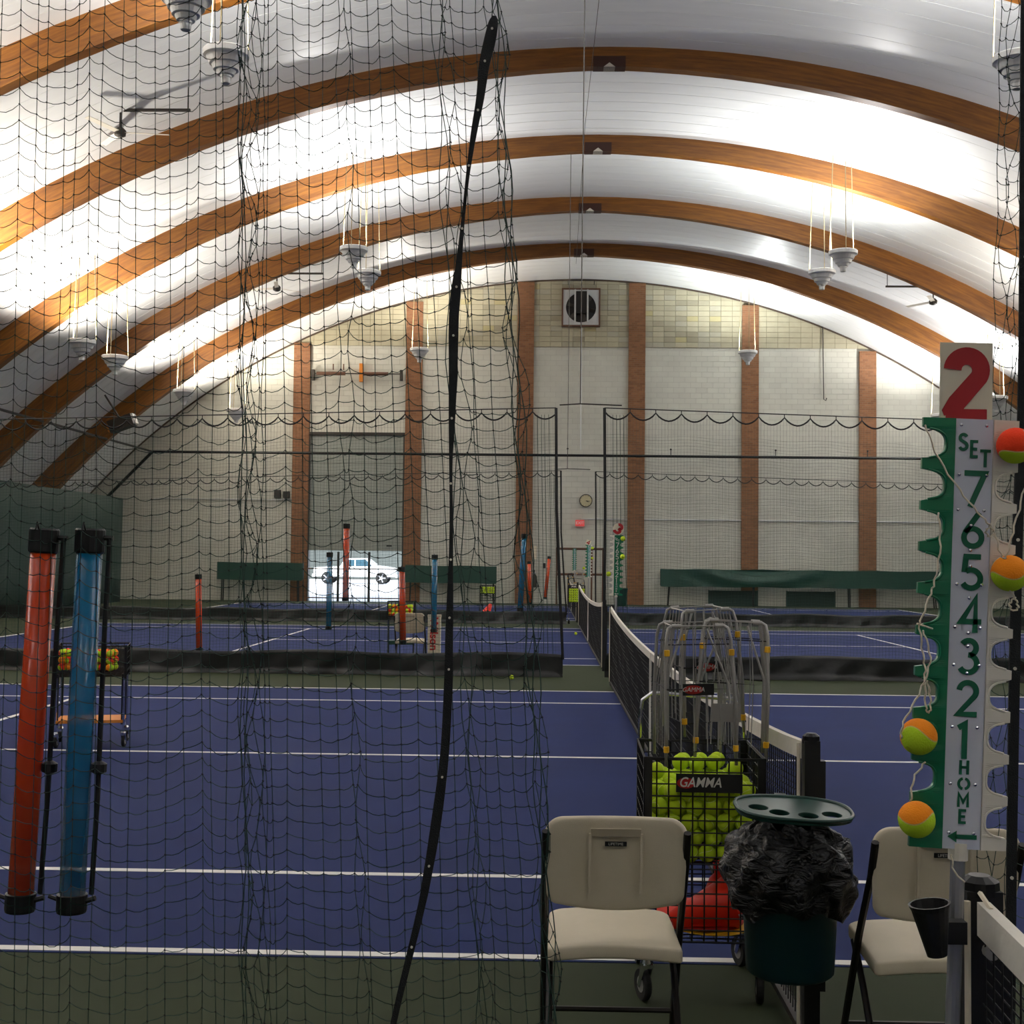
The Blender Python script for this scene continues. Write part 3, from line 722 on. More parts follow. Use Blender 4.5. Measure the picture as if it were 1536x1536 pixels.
# ------------------------------------------------------------------ near net curtain (close to the viewer)
NYC = 3.44; kx = NYC/1920.0
def px2x(p): return (p-816)*kx
def near_net(sup, x_from, x_to, ztop, zbot, cell, drift, lb, seed, tight, edge_zone=None):
    """sup: x positions where the net is held up; between them every row of mesh droops"""
    R = random.Random(seed)
    t = empty('divider_net', ((x_from+x_to)/2, NYC, 0)); tag(t, lb, 'net', 'near divider net'); cx = (x_from+x_to)/2
    # column positions: normal spacing with tight gathers
    xs = []; x = x_from
    while x < x_to:
        xs.append(x); s = .0355+.006*R.random()
        for (tx, tw, k) in tight:
            if abs(x-tx) < tw: s *= k
        x += s
    xs.append(x_to)
    def droop(x):
        for a, b in zip(sup[:-1], sup[1:]):
            if a <= x <= b:
                u = (x-a)/(b-a); L_ = (b-a)
                return -(.21*L_)*(4*u*(1-u))*(1+.35*(.5-u))
        return 0
    nz = int((ztop-zbot)/cell)
    ph = [R.random()*6.28 for _ in xs]; amp = [.004+.006*R.random() for _ in xs]
    col_y = [.05*sin(x*7+seed)+.03*sin(x*17) for x in xs]
    tightness = [min([1]+[abs(x-tx)/tw for (tx, tw, k) in tight]) for x in xs]
    G = []
    for i, x in enumerate(xs):
        row = []; chaos = 1-tightness[i]
        for j in range(nz+1):
            z = ztop-cell*j; v = (ztop-z)/(ztop-zbot)
            zz = z+droop(x)*(1-.25*v)+.006*sin(ph[i]+j*.23)+.012*chaos*sin(j*1.9+i*2.3)
            xx = x+drift(x, zz)+amp[i]*sin(ph[i]+zz*2.2)+chaos*.016*sin(j*.9+i*2.1+ph[i])
            yy = col_y[i]*(.6+.6*v)+chaos*.02*sin(j*.7+i)
            if edge_zone and x > edge_zone: 
                q = (x-edge_zone)/(x_to-edge_zone); xx += .02*q*sin(j*.55+i)*.6
            row.append(Vector((xx-cx, yy, zz)))
        G.append(row)
    m = MB(); r = .0012
    for i in range(len(xs)): m.tube(G[i], r, 3, cap=False)
    for j in range(nz+1):
        pp = []
        for i in range(len(xs)-1):
            a, b = G[i][j], G[i+1][j]; d = (b-a).length
            sg = .12*cell*(1+.5*sin(i*1.7+j))
            pp.append(a)
            pp.append(a.lerp(b, .33)+Vector((0,.002,-sg))); pp.append(a.lerp(b, .67)+Vector((0,0,-sg)))
        pp.append(G[-1][j]); m.tube(pp, r, 3, cap=False)
    tag(m.build('netting', M_net, t), kind='stuff')
    m = MB()
    for i in range(len(xs)):
        for j in range(nz+1):
            p = G[i][j]; a, b = .0034, .0026
            m.add([(p.x-a,p.y,p.z+.001),(p.x+a,p.y,p.z-.001),(p.x,p.y-b,p.z),(p.x,p.y+b,p.z),(p.x,p.y,p.z-a),(p.x,p.y,p.z+a)],
                  [(0,2,5),(2,1,5),(1,3,5),(3,0,5),(2,0,4),(1,2,4),(3,1,4),(0,3,4)])
    tag(m.build('knot', M_netblk, t), kind='stuff')
    MB().tube([(xs[0]-cx,0,3.9),(xs[-1]-cx,0,3.9)], .008, 5).build('cable', M_blackm, t)
    pts = []
    for k in range(int((x_to-x_from)/.02)+1):
        x = x_from+.02*k; pts.append((x-cx, 0, 3.86+droop(x)*.6))
    MB().tube(pts, .012, 5).build('head_rope', M_netblk, t)
    return t, cx, G
def drift_l(x, z):
    k = max(0, min(1.2, (3.2-z)/2.75)); p = max(0, (x-px2x(-60))/(px2x(745)-px2x(-60)))
    return .185*k*p**1.6
sup = [px2x(p) for p in (-900,-760,-640,-480,-330,-190,-70,15,128,280,350,412,505,580,652,745)]
t, cx, G = near_net(sup, px2x(-900), px2x(742), 3.84, .3, .0445, drift_l, 'dark green net curtain hanging across the left half in front', 2,
    [(px2x(356), .045, .28), (px2x(655), .03, .5), (px2x(735), .03, .45), (px2x(-330), .05, .4), (px2x(500), .02, .6)], px2x(690))
# gathered vertical ropes inside the bunches
m = MB(); R = random.Random(4)
for k in range(2):
    o = R.uniform(-.035,.035); pp = []
    for q in range(30):
        z = 3.8-q*.118; pp.append((px2x(352)+o*(1+.1*sin(q))+drift_l(px2x(352), z)-cx+.006*sin(q*1.3+k), .05+.01*sin(q+k), z))
    m.tube(pp, .0017, 3, cap=False)
for k in range(3):
    o = -.035*k/3; pp = []
    for q in range(60):
        z = 3.8-q*.059; pp.append((px2x(742)+o+drift_l(px2x(742), z)-cx+.007*sin(q*1.1+k*2), .02*sin(q*.5+k), z))
    m.tube(pp, .0017, 3, cap=False)
for k in range(2):
    o = R.uniform(-.03,.03); pp = []
    for q in range(40):
        z = 3.8-q*.088; pp.append((px2x(652)+o+drift_l(px2x(652), z)-cx+.01*sin(q*1.2+k*2), .03+.02*sin(q*.5+k), z))
    m.tube(pp, .0015, 3, cap=False)
m.build('gathered_rope', M_net, t)
# black webbing that edges the curtain and sweeps down
W1 = [(-0.142,3.117,0.0104),(-0.145,3.097,0.0261),(-0.155,3.045,0.0313),(-0.168,2.983,0.0278),(-0.178,2.893,0.0209),(-0.193,2.804,0.0157),(-0.207,2.697,0.0096),(-0.218,2.582,0.0087),(-0.226,2.484,0.0139),(-0.235,2.378,0.0244),(-0.240,2.307,0.0261),(-0.240,2.166,0.0226),(-0.242,2.026,0.0157),(-0.243,1.921,0.0087),(-0.240,1.781,0.0087),(-0.240,1.659,0.0122),(-0.241,1.564,0.0174),(-0.242,1.451,0.0209),(-0.242,1.373,0.0226),(-0.250,1.175,0.0226),(-0.269,1.003,0.0261),(-0.290,0.865,0.0226),(-0.309,0.763,0.0191),(-0.374,0.479,0.0157),(-.40,.3,.016),(-.41,.02,.016)]
def smooth_path(P, k=6):
    out = []
    for i in range(len(P)-1):
        p0 = P[max(i-1,0)]; p1 = P[i]; p2 = P[i+1]; p3 = P[min(i+2,len(P)-1)]
        for q in range(k):
            u = q/k
            out.append(tuple(.5*((2*b)+(-a+c)*u+(2*a-5*b+4*c-d)*u*u+(-a+3*b-3*c+d)*u**3) for a, b, c, d in zip(p0,p1,p2,p3)))
    out.append(P[-1]); return out
W = smooth_path([(p[0]-cx, p[1], p[2]) for p in W1])
web = MB().ribbon([(p[0],p[1]) for p in W], [p[2] for p in W], .006).build('edge_webbing', M_web, t, (0,-.10,0))
m = MB()
for k in range(8, len(W)-2, 9):
    p = W[k]; m.lathe([(.0012,.0),(.0032,.0),(.0032,.003),(.0012,.003)], 8, Matrix.Translation((p[0],-.006,p[1])) @ Matrix.Rotation(pi/2, 4, 'X'))
tag(m.build('grommet', M_white, web), kind='stuff')
# skirt of the near curtain
def near_skirt(t, cx, x0, x1):
    vs = []; n = 80
    for i in range(n+1):
        x = x0+(x1-x0)*i/n
        for k in range(5):
            v = k/4; vs.append((x-cx, .04*sin(x*9)*v-.02, max(.004, .32-.32*v)))
    o = MB().add(vs, [(i*5+k,i*5+k+1,i*5+6+k,i*5+5+k) for i in range(n) for k in range(4)]).build('skirt', M_vinyl, t, smooth=True)
    md = o.modifiers.new('s', 'SOLIDIFY'); md.thickness = .005
near_skirt(t, cx, px2x(-900), px2x(742)+.16)
# right part of the near curtain
def drift_r(x, z): return -.022*max(0, (3.2-z))
x0r = px2x(1507)
sup = [x0r-.01, x0r+.06, x0r+.2, x0r+.36, x0r+.55, x0r+.75, x0r+1.0, x0r+1.3, x0r+1.7, x0r+2.1]
t2, cx2, G2 = near_net(sup, x0r, x0r+2.0, 3.84, .3, .0445, drift_r, 'dark green net curtain at the right edge in front', 6, [(x0r+.03, .04, .45)])
W2 = [(1.272,3.9,.03),(1.262,3.19,.03),(1.25,2.19,.028),(1.236,1.85,.026),(1.225,1.5,.028),(1.213,.875,.026),(1.205,.3,.026),(1.2,.02,.026)]
W = smooth_path([(p[0]-cx2, p[1], p[2]) for p in W2])
web = MB().ribbon([(p[0],p[1]) for p in W], [p[2] for p in W], .006).build('edge_webbing', M_web, t2, (0,-.08,0))
m = MB()
for k in range(5, len(W)-2, 5):
    p = W[k]; m.lathe([(.0015,.0),(.0045,.0),(.0045,.003),(.0015,.003)], 8, Matrix.Translation((p[0],-.006,p[1])) @ Matrix.Rotation(pi/2, 4, 'X'))
tag(m.build('grommet', M_white, web), kind='stuff')
near_skirt(t2, cx2, x0r, x0r+2)

# ------------------------------------------------------------------ tennis nets
def tennis_net(x, ya, yb, lb, r=.0022, pw=.027):
    """from post ya (near) to post yb"""
    t = empty('tennis_net', (x, (ya+yb)/2, 0)); tag(t, lb, 'net', 'tennis nets'); L_ = (yb-ya); c = L_/2
    def top(y): 
        u = (y+c)/L_; return 1.055-.15*(1-(2*u-1)**2)**.8 if True else 0
    ys = [-c+.06+(L_-.12)*k/40 for k in range(41)]
    m = MB(); vs = []
    for y in ys:
        z = top(y); b = .012*sin(y*4)
        vs += [(-.012,y,z),(-.012,y,z-.062),(.012,y,z-.062),(.012,y,z)]
    fs = []
    for i in range(40):
        for k in range(4):
            k2 = (k+1) % 4; fs.append((i*4+k,i*4+k2,i*4+4+k2,i*4+4+k))
    fs += [(3,2,1,0),(160,161,162,163)]
    m.add(vs, fs).build('head_tape', M_tape, t)
    m = MB(); n = int(L_/.045)
    for i in range(n+1):
        y = -c+.07+(L_-.14)*i/n; m.tube([(0,y,top(y)-.05),(.004*sin(y*9),y,.5),(0,y,.05)], r, 3, cap=False)
    for j in range(23):
        v = j/22; m.tube([(.006*sin(y*3+j), y, (top(y)-.06)*(1-v)+.05*v) for y in ys], r, 3, cap=False)
    for j in range(5):   # doubled upper courses
        m.tube([(.006, y, top(y)-.08-j*.045) for y in ys], r, 3, cap=False)
    tag(m.build('netting', M_netblk, t), kind='stuff')
    MB().box(-.02,.02,-c+.07,c-.07,.03,.055).build('bottom_band', M_dark, t)
    MB().box(-.016,.016,-.03,.03,.02,top(0)).build('centre_strap', M_tape, t)
    for y in (-c, c):
        p = MB().box(-pw+.012,pw+.012,y-pw,y+pw,0,1.06).build('post', M_black, t)
        MB().lathe([(pw*1.15,1.05),(pw*1.1,1.075),(pw*.6,1.085)], 12, Matrix.Translation((.012,y,0))).build('cap', M_blackm, p)
        MB().box(pw+.012,pw+.032,y-.02,y+.02,.2,.99).build('ratchet_housing', M_black, p)
        s = 1 if y < 0 else -1
        MB().tube([(-.024,y+s*.04,top(y)-.01),(-.022,y+s*.04,.05)], .0065, 5).build('lacing', M_cord, t)
        MB().tube([(0,y+s*.04,1.06),(0,y+s*.1,1.045)], .005, 5).build('cable', M_cord, p)
    return t
tennis_net(.83, -10.38, 2.5, 'tennis net leaving the frame at the bottom right corner', pw=.034)
tennis_net(.93, 4.52, 17.35, 'tennis net of the nearest full court, running away from the ball cart', r=.0032)
tennis_net(.93, 19.55, 32.4, 'tennis net of the middle court, seen end to end')
tennis_net(.93, 34.6, 47.4, 'farthest tennis net, nearly hidden behind the others')

# ------------------------------------------------------------------ folding chairs
def rounded(w_, h_, rt, rb, sag=0.0, taper=0.0, n=8):
    """closed outline, x in +-w, z 0..h, rounded corners rt (top) and rb (bottom)"""
    out = []
    for (cx_, cz_, r, a0) in ((w_-rt, h_-rt, rt, 0), (-w_+rt, h_-rt, rt, pi/2), (-w_+rb, rb, rb, pi), (w_-rb, rb, rb, 3*pi/2)):
        for k in range(n+1):
            a = a0+pi/2*k/n; out.append([cx_+r*cos(a), cz_+r*sin(a)])
    res = []
    for i in range(len(out)):           # extra points on the long edges so the slab can bend
        a = out[i]; b = out[(i+1) % len(out)]; d = sqrt((a[0]-b[0])**2+(a[1]-b[1])**2); k = max(1, int(d/.04))
        for q in range(k): res.append([a[0]+(b[0]-a[0])*q/k, a[1]+(b[1]-a[1])*q/k])
    for p in res:
        u = p[0]/w_; v = p[1]/h_
        p[1] -= sag*(1-u*u)*max(0, 1-2*v); p[0] *= 1-taper*(1-v)
    return res
def pad(outl, th, bend, cz, crisp=False):
    """rounded slab from an outline; bend(x,z)->y offset"""
    lay = [(.93, -.5), (.985, -.36), (1, -.1), (1, .1), (.985, .36), (.93, .5)]
    if crisp: lay = [(.965, -.5), (.992, -.42), (1, -.3), (1, .3), (.992, .42), (.965, .5)]
    ins = [.8, .5, .2]
    vs = []; n = len(outl); L_ = [(s, h) for s, h in lay]
    rings = [(s, -.5) for s in reversed(ins)]+L_+[(s, .5) for s in ins]
    for (s, h) in rings:
        for (x, z) in outl:
            xx = x*s; zz = cz+(z-cz)*s; vs.append((xx, bend(xx, zz)+h*th, zz))
    fs = []
    for i in range(len(rings)-1):
        for k in range(n):
            k2 = (k+1) % n; fs.append((i*n+k, i*n+k2, (i+1)*n+k2, (i+1)*n+k))
    fs += [tuple(reversed(range(n))), tuple(range((len(rings)-1)*n, len(rings)*n))]
    return MB().add(vs, fs)
def folding_chair(x, y, lb, rz=0.0, badge=True):
    """back panel nearest the viewer, seat pointing away (+Y)"""
    t = empty('folding_chair', (x, y, 0), (0,0,rz)); tag(t, lb, 'chair', 'beige folding chairs')
    o = pad(rounded(.233, .275, .062, .03, sag=.034, taper=.055), .026, lambda x, z: .035*(1-(x/.233)**2)-.10*(z-.14)*1.0, .14).build('backrest', M_beige, t, (0,.035,.58), smooth=True)
    recalc(o)
    yb = .035+.035-.026/2
    MB().box(-.08,.08,-.003,.004,-.012,.012).build('grip_slot', M_beige2, t, (0, yb-.026-.003, .58+.228), (.1,0,0))
    for s in (-1, 1): MB().box(s*.083-.004, s*.083+.004, -.004, .004, .03, .225).build('rib', M_beige, t, (0, yb-.006, .58), (.1,0,0))
    if badge:
        b = MB().box(-.035,.035,-.002,.002,-.0075,.0075).build('badge', M_badge, t, (0, yb-.022, .58+.19), (.1,0,0))
        text_mesh('LIFETIME', .0125, M_txtw, 'lettering', b, (0,-.0025,0), extrude=.0002)
    # seat: slab in XY
    ol = rounded(.208, .43, .045, .018, taper=-.045)
    o = pad(ol, .046, lambda x, z: .012*(x/.2)**2+.01*cos(z*9)*.4, .2, True).build('seat', M_beige, t, (0,.0,.435), (-pi/2,0,0), smooth=True)
    # rotate so outline Z becomes +Y
    o.rotation_euler = (-pi/2, 0, 0); o.location = (0, .03, .432); recalc(o)
    for s in (-1, 1):
        MB().tube([(s*.226,.0,.815),(s*.226,.05,.70),(s*.226,.20,.48),(s*.226,.47,.0)], .0125, 8).build('front_leg', M_chairm, t)
        MB().tube([(s*.205,.36,.41),(s*.208,.22,.30),(s*.212,-.06,.0)], .0115, 8).build('rear_leg', M_chairm, t)
        MB().tube([(s*.226,.47,.0),(s*.226,.48,-.0)], .001, 4)
        MB().lathe([(.016,0),(.016,.03)], 10, Matrix.Translation((s*.226,.468,0))).build('foot_cap', M_black, t)
        MB().lathe([(.015,0),(.015,.03)], 10, Matrix.Translation((s*.212,-.06,0))).build('foot_cap', M_black, t)
        MB().tube([(s*.19,.07,.405),(s*.19,.42,.405)], .009, 6).build('seat_rail', M_chairm, t)
    MB().tube([(-.226,.40,.12),(.226,.40,.12)], .0095, 6).build('front_crossbar', M_chairm, t)
    MB().tube([(-.212,.015,.085),(.212,.015,.085)], .0095, 6).build('rear_crossbar', M_chairm, t)
    return t
folding_chair(.243, 4.12, 'beige folding chair in full view in front of the ball cart')
folding_chair(1.265, 4.03, 'beige folding chair partly hidden behind the numbered score tower')
folding_chair(-2.0, 19.25, 'small far beige folding chair beside the carton lettered in red', 0, False)

# ------------------------------------------------------------------ lettering strokes for the score towers
def arc(cx_, cz_, r, a0, a1, n=14, sx=1.0):
    return [(cx_+sx*r*cos(radians(a0+(a1-a0)*k/n)), cz_+r*sin(radians(a0+(a1-a0)*k/n))) for k in range(n+1)]
GL = {
 '7': [[(.02,.93),(.58,.93),(.2,.0)]],
 '6': [[(.46,1.0),(.1,.46)]+arc(.3,.31,.24,150,510,22)],
 '5': [[(.54,.93),(.14,.93),(.1,.5)], arc(.29,.32,.25,125,-150,18)],
 '4': [[(.44,.0),(.44,.95),(.06,.3),(.6,.3)]],
 '3': [arc(.29,.73,.2,150,-80,14), arc(.28,.3,.24,90,-150,18)],
 '2': [arc(.3,.7,.23,175,-35,16)+[(.06,.07),(.56,.07)]],
 '1': [[(.12,.84),(.3,.95),(.3,.0)]],
 'S': [arc(.3,.73,.19,20,240,12)+arc(.3,.27,.21,60,-160,12)],
 'E': [[(.5,.93),(.12,.93),(.12,.07),(.5,.07)], [(.12,.5),(.45,.5)]],
 'T': [[(.02,.93),(.58,.93)], [(.3,.93),(.3,0)]],
 'H': [[(.08,0),(.08,1)], [(.52,0),(.52,1)], [(.08,.5),(.52,.5)]],
 'O': [arc(.28,.5,.36,100,260,12,.8), arc(.34,.5,.36,-80,80,12,.8)],
 'M': [[(.02,0),(.02,.95),(.3,.35),(.58,.95),(.58,0)]],
 '<': [[(-.2,.5),(1.15,.5)]],
}
def glyph(m, ch, x, z, h, w=None, st=.16):
    k = (w or h*.6)/.6
    for s in GL[ch]: m.ribbon([(x+p[0]*k-.3*k, z+p[1]*h) for p in s], st*h, .0012)

def ball(lb, loc, mat_, mesh_cache={}, hi=True, g=None, rot=None):
    key = (mat_.name, hi)
    if key not in mesh_cache:
        n, k = (24, 14) if hi else (12, 7)
        prof = [(.0335*sin(pi*i/k), -.0335*cos(pi*i/k)) for i in range(k+1)]; prof[0] = (.0004, -.0335); prof[-1] = (.0004, .0335)
        mesh_cache[key] = MB().lathe(prof, n).mesh('tennis_ball', mat_, True)
    o = link('tennis_ball', mesh_cache[key], None, loc, rot or (random.random()*6, random.random()*6, random.random()*6))
    return tag(o, lb, 'ball', g)

# ------------------------------------------------------------------ score towers
OR = ['first','second','third','fourth','fifth','sixth','seventh','eighth']
def score_tower(x, y, ztop, lb, c_plate, c_dig, c_left, c_right, sign, tilt=.035, pole_mat=None, near=False, ph=.0):
    t = empty('score_tower', (x, y, 0), (0, tilt, 0)); tag(t, lb, 'score tower')
    H = .80; zt = ztop; zb = ztop-H
    m = MB().box(-.035,.035,-.008,.0,zb,zt); p = m.build('number_board', c_plate, t)
    P = .0778
    notch = [zt-.048-P*k for k in range(10)]
    def wing(s, mt, w0, w1, name):
        n = 240; m = MB(); vs = []
        for i in range(n+1):
            z = zt-H*i/n; xo = w1
            for c in notch:
                dz = (z-c)/.0285
                if abs(dz) < 1: xo = min(xo, w1-(w1-w0)*(1-abs(dz)**3.0)**.5)
            yo = -.004*(1-0)
            vs += [(s*.0355,-.012,z),(s*xo,-.006,z),(s*xo,.004,z),(s*.0355,.004,z)]
        fs = []
        for i in range(n):
            a = i*4; b = a+4
            for k in range(4):
                k2 = (k+1) % 4; fs.append((a+k,b+k,b+k2,a+k2) if s > 0 else (a+k,a+k2,b+k2,b+k))
        fs += [(0,1,2,3),(4*n+3,4*n+2,4*n+1,4*n)]
        o = m.add(vs, fs).build(name, mt, t); recalc(o)
        if near:                     # raised lip round each notch
            q = MB()
            for c in notch:
                q.tube([(s*(w1-(w1-w0)*(1-abs(v)**3.0)**.5-.0015), -.009, c-v*.0285) for v in [-.98+1.96*k/16 for k in range(17)]], .0022, 5)
            q.build('notch_lip', mt, o)
        return o
    wing(-1, c_left, .052, .0945, 'hooked_wing'); wing(1, c_right, .044, .084, 'hooked_wing')
    # writing
    def put(ch, xx, zz, h, w=None, st=.17):
        m = MB(); glyph(m, ch, xx, zz, h, w, st); m.build('numeral' if ch.isdigit() else 'letter', c_dig, t, (0,-.009,0))
    put('S', -.020, zt-.060, .033, .020); put('E', .001, zt-.073, .033, .019); put('T', .0215, zt-.090, .033, .021)
    for k, ch in enumerate('7654321'):
        put(ch, .003 if ch != '1' else .0, zt-.165-.0781*k, .068, .041, .15)
    for k, ch in enumerate('HOME'): put(ch, .001, zt-.662-.0302*k, .026, .018, .19)
    MB().ribbon([(-.012,0),(.028,0)], .008, .0012).add([(-.026,-.0012,0),(-.009,-.0012,.011),(-.009,-.0012,-.011)], [(0,2,1)]).build('arrow', c_dig, t, (0,-.009,zb+.023))
    if near:
        M = Matrix.Rotation(pi/2, 4, 'X')
        pts = [(-.025,zt-.012),(.022,zt-.012),(-.026,zt-.105),(.025,zt-.105),(-.026,zt-.171),(.022,zt-.171),(-.001,zt-.2),(-.001,zt-.246),(0,zt-.276),(-.024,zt-.31),(.022,zt-.31),(0,zt-.335),(-.025,zt-.39),(.022,zt-.39),(0,zt-.40),(0,zt-.425),(-.025,zt-.46),(.022,zt-.46),(0,zt-.475),(-.024,zt-.575),(.022,zt-.575),(-.024,zt-.68),(.022,zt-.68),(-.024,zt-.77),(.022,zt-.77)]
        for (a, b) in pts: MB().lathe([(.0035,.0),(.003,.0018),(.001,.0026)], 10, Matrix.Translation((a,-.009,b)) @ M).build('rivet', M_chrome, t)
    # pole and collar
    MB().tube([(.0,.006,.0),(.0,.006,zb+.05)], .0135, 12).build('pole', pole_mat or M_alu, t)
    MB().lathe([(.018,zb-.022),(.018,zb+.01)], 14, Matrix.Translation((0,.006,0))).build('collar', M_white, t)
    return t
TX, TY = .7785+.028, 2.42
T = score_tower(TX-.068, TY, 1.953, 'green and white score tower with hooked edges, numbers 7 to 1 in green', M_plate, M_txtg, M_cgreen, M_white, '2', .035, near=True)
# court number card clipped above the tower
t = empty('court_number_card', (.795, 2.425, 1.95), (0,.012,0)); tag(t, 'cream card with a large red number 2 on top of the score tower', 'sign')
MB().box(-.049,.049,.0,.004,.0,.148).build('card', M_cream, t)
out = arc(0,.096,.0265,178,-32,20)
m = MB().ribbon(out+[(-.018,.034),(-.028,.0165),(-.027,.012)], [.033]*len(out)+[.034,.034,.03], .0015).ribbon([(-.0385,.0125),(.038,.0125)], .019, .0016)
m.build('numeral', M_red, t, (0,-.001,.0))
MB().box(-.006,.006,.004,.01,-.05,.03).build('clip', M_white, t)
ball('orange and yellow felt ball, topmost one hooked on the right of the score tower', (.872,2.385,1.90), MB_ry, rot=(.3,2.5,.3))
ball('orange and yellow felt ball hooked lower on the right of the score tower', (.861,2.385,1.664), MB_oy, rot=(.3,2.9,0))
ball('orange and yellow felt ball, upper one on the green left side of the score tower', (.694,2.385,1.362), MB_oy, rot=(.5,3.5,.6))
ball('orange and yellow felt ball, lowest one on the green left side of the score tower', (.690,2.385,1.211), MB_oy, rot=(.5,3.0,-.4))
def cord(pts, lb, y=2.375, r=.0018):
    P = [(a, y+(0.006*sin(i*2)), b) for i, (a, b) in enumerate(smooth_path(pts, 5))]
    o = MB().tube(P, r, 5).build('cord', M_cord, None, smooth=True); return tag(o, lb, 'cord', 'white cords of the score tower')
cord([(0.704,1.936),(0.729,1.873),(0.775,1.805),(0.812,1.762),(0.822,1.75),(0.814,1.741),(0.821,1.731),(0.829,1.738),(0.822,1.75)], 'white cord crossing diagonally over the letters SET and number 7')
cord([(0.829,1.738),(0.839,1.701),(0.849,1.694),(0.861,1.738),(0.880,1.81),(0.891,1.87),(0.890,1.905),(0.880,1.928)], 'white cord running from the topmost ball down the right edge', 2.37)
cord([(0.858,1.632),(0.869,1.614),(0.872,1.6),(0.862,1.596),(0.857,1.608),(0.867,1.62)], 'short looped white cord under the right hand ball')
cord([(0.728,1.774),(0.731,1.712),(0.721,1.65),(0.713,1.625),(0.695,1.575),(0.692,1.569),(0.716,1.561)], 'white cord down the green wing beside numbers 6 and 5')
cord([(0.692,1.569),(0.699,1.514),(0.703,1.477),(0.691,1.44),(0.664,1.39),(0.659,1.36)], 'white cord leading down to the upper left ball')
cord([(0.701,1.557),(0.714,1.508),(0.705,1.464),(0.706,1.415),(0.713,1.409),(0.714,1.434),(0.708,1.465)], 'white cord hanging in a loop beside numbers 3 and 2', 2.38)
cord([(0.703,1.317),(0.682,1.286),(0.677,1.245)], 'short white cord between the two left hand balls')
cord([(.75,1.15),(.755,1.12),(.775,1.10)], 'small white cord hook under the score tower')
t = empty('funnel_cup', (.727, 2.385, .965)); tag(t, 'black funnel shaped cup clamped on the score tower pole', 'cup')
MB().lathe([(.018,0),(.034,.085),(.038,.095),(.034,.095),(.016,.004)], 18, Matrix.Rotation(-.15,4,'Y')).build('cup', M_black, t)
MB().box(.02,.055,-.0,.03,.02,.06).build('clamp', M_black, t)
t = empty('net_crank', (.87, 2.44, .94)); tag(t, 'metal net crank handle on the black net post at lower right', 'crank')
MB().tube([(-.03,0,.02),(.0,-.03,.0),(.04,-.035,-.02)], .006, 8).build('arm', M_chrome, t); MB().tube([(.04,-.035,-.02),(.045,-.06,-.022)], .009, 8).build('grip', M_chrome, t)
MB().lathe([(.014,0),(.014,.02)], 12, Matrix.Translation((-.03,0,.02)) @ Matrix.Rotation(pi/2,4,'X')).build('hub', M_steel, t)

# far score towers and the balls on them
score_tower(.965, 17.05, 2.015, 'far dark green score tower with white numbers at the end of the first net', M_cgreen, M_txtw, M_white, M_cgreen, '3', .01)
t = empty('court_number_card', (1.0, 17.04, 2.10), (0,.6,0)); tag(t, 'tilted red number 3 on top of the far green score tower', 'sign')
MB().lathe([(.075,-.003),(.075,.003)], 20, Matrix.Rotation(pi/2,4,'X')).build('card', M_cream, t)
m = MB(); glyph(m, '3', 0, -.065, .13, .1, .3); m.build('numeral', M_red, t, (0,-.005,0))
for (x, z, lb) in ((1.058, 1.968, 'yellow ball at the top right of the far green score tower'), (1.055, 1.73, 'yellow ball halfway up the right of the far green score tower'), (.872, 1.50, 'yellow ball on the left of the far green score tower')):
    ball(lb, (x, 17.0, z), MB_yel, hi=False)
score_tower(1.13, 31.95, 2.06, 'farther pale teal score tower at the end of the middle net', M_teal, M_txtw, M_cgreen, M_white, '4', .01)
t = empty('court_number_card', (1.13, 31.94, 2.12), (0,.4,0)); tag(t, 'small red number sign above the farther teal score tower', 'sign')
MB().box(-.06,.06,0,.006,-.06,.06).build('card', M_cream, t); m = MB(); glyph(m, '4', 0, -.05, .1, .08, .25); m.build('numeral', M_red, t, (0,-.001,0))
ball('yellow ball at the right top of the farther teal score tower', (1.23, 31.9, 1.98), MB_yel, hi=False)
ball('orange ball on the right side of the farther teal score tower', (1.225, 31.9, 1.73), MB_ry, hi=False)
ball('yellow ball on the left side of the farther teal score tower', (1.02, 31.9, 1.48), MB_yel, hi=False)
score_tower(1.16, 46.9, 2.10, 'farthest thin score tower against the metal rack', M_teal, M_txtw, M_cgreen, M_cgreen, '5', 0)

# ------------------------------------------------------------------ ball tubes hung on the nets
def ball_tube(x, y, zb, h, m_, lb, lean=0.0, g='ball tubes hung on the net curtains', rod=True, r=.036):
    t = empty('ball_tube', (x, y, zb), (0, lean, 0)); tag(t, lb, 'ball tube', g)
    MB().lathe([(r-.003,.03),(r,.03),(r,h-.03),(r-.003,h-.03)], 20, capb=False, capt=False).build('tube', m_, t, smooth=True)
    MB().lathe([(r+.004,-.012),(r+.006,-.005),(r+.006,.038),(r+.001,.04)], 20).build('bottom_cap', M_black, t)
    MB().lathe([(r+.002,h-.045),(r+.006,h-.04),(r+.006,h+.02),(r+.002,h+.025)], 20).build('top_cap', M_black, t)
    if rod:
        p = MB().tube([(r+.02,0,h+.0),(r+.018,0,h*.75),(r+.022,0,h*.3),(r+.018,0,.04)], .0075, 8).build('carry_rod', M_black, t)
        MB().tube([(r,0,.02),(r+.03,0,.03)], .008, 6).tube([(r,0,h),(r+.03,0,h)], .008, 6).tube([(-r,0,.02),(-r-.03,0,.03)], .006, 6).build('bracket', M_black, t)
        MB().lathe([(.008,0),(.022,.008),(.022,.03),(.008,.038)], 12, Matrix.Translation((r+.022,0,h*.36))).build('knob', M_black, t)
    MB().tube([(0,-r-.004,h+.02),(0,-r-.02,h+.04),(0,-r-.03,h+.02)], .003, 5).build('hook', M_blackm, t)
ball_tube(-1.459, 3.60, .69, 1.04, M_ora, 'large orange ball tube hanging at the left edge in front', .042)
ball_tube(-1.313, 3.60, .69, 1.04, M_blu, 'large blue ball tube hanging beside the large orange one', .028)
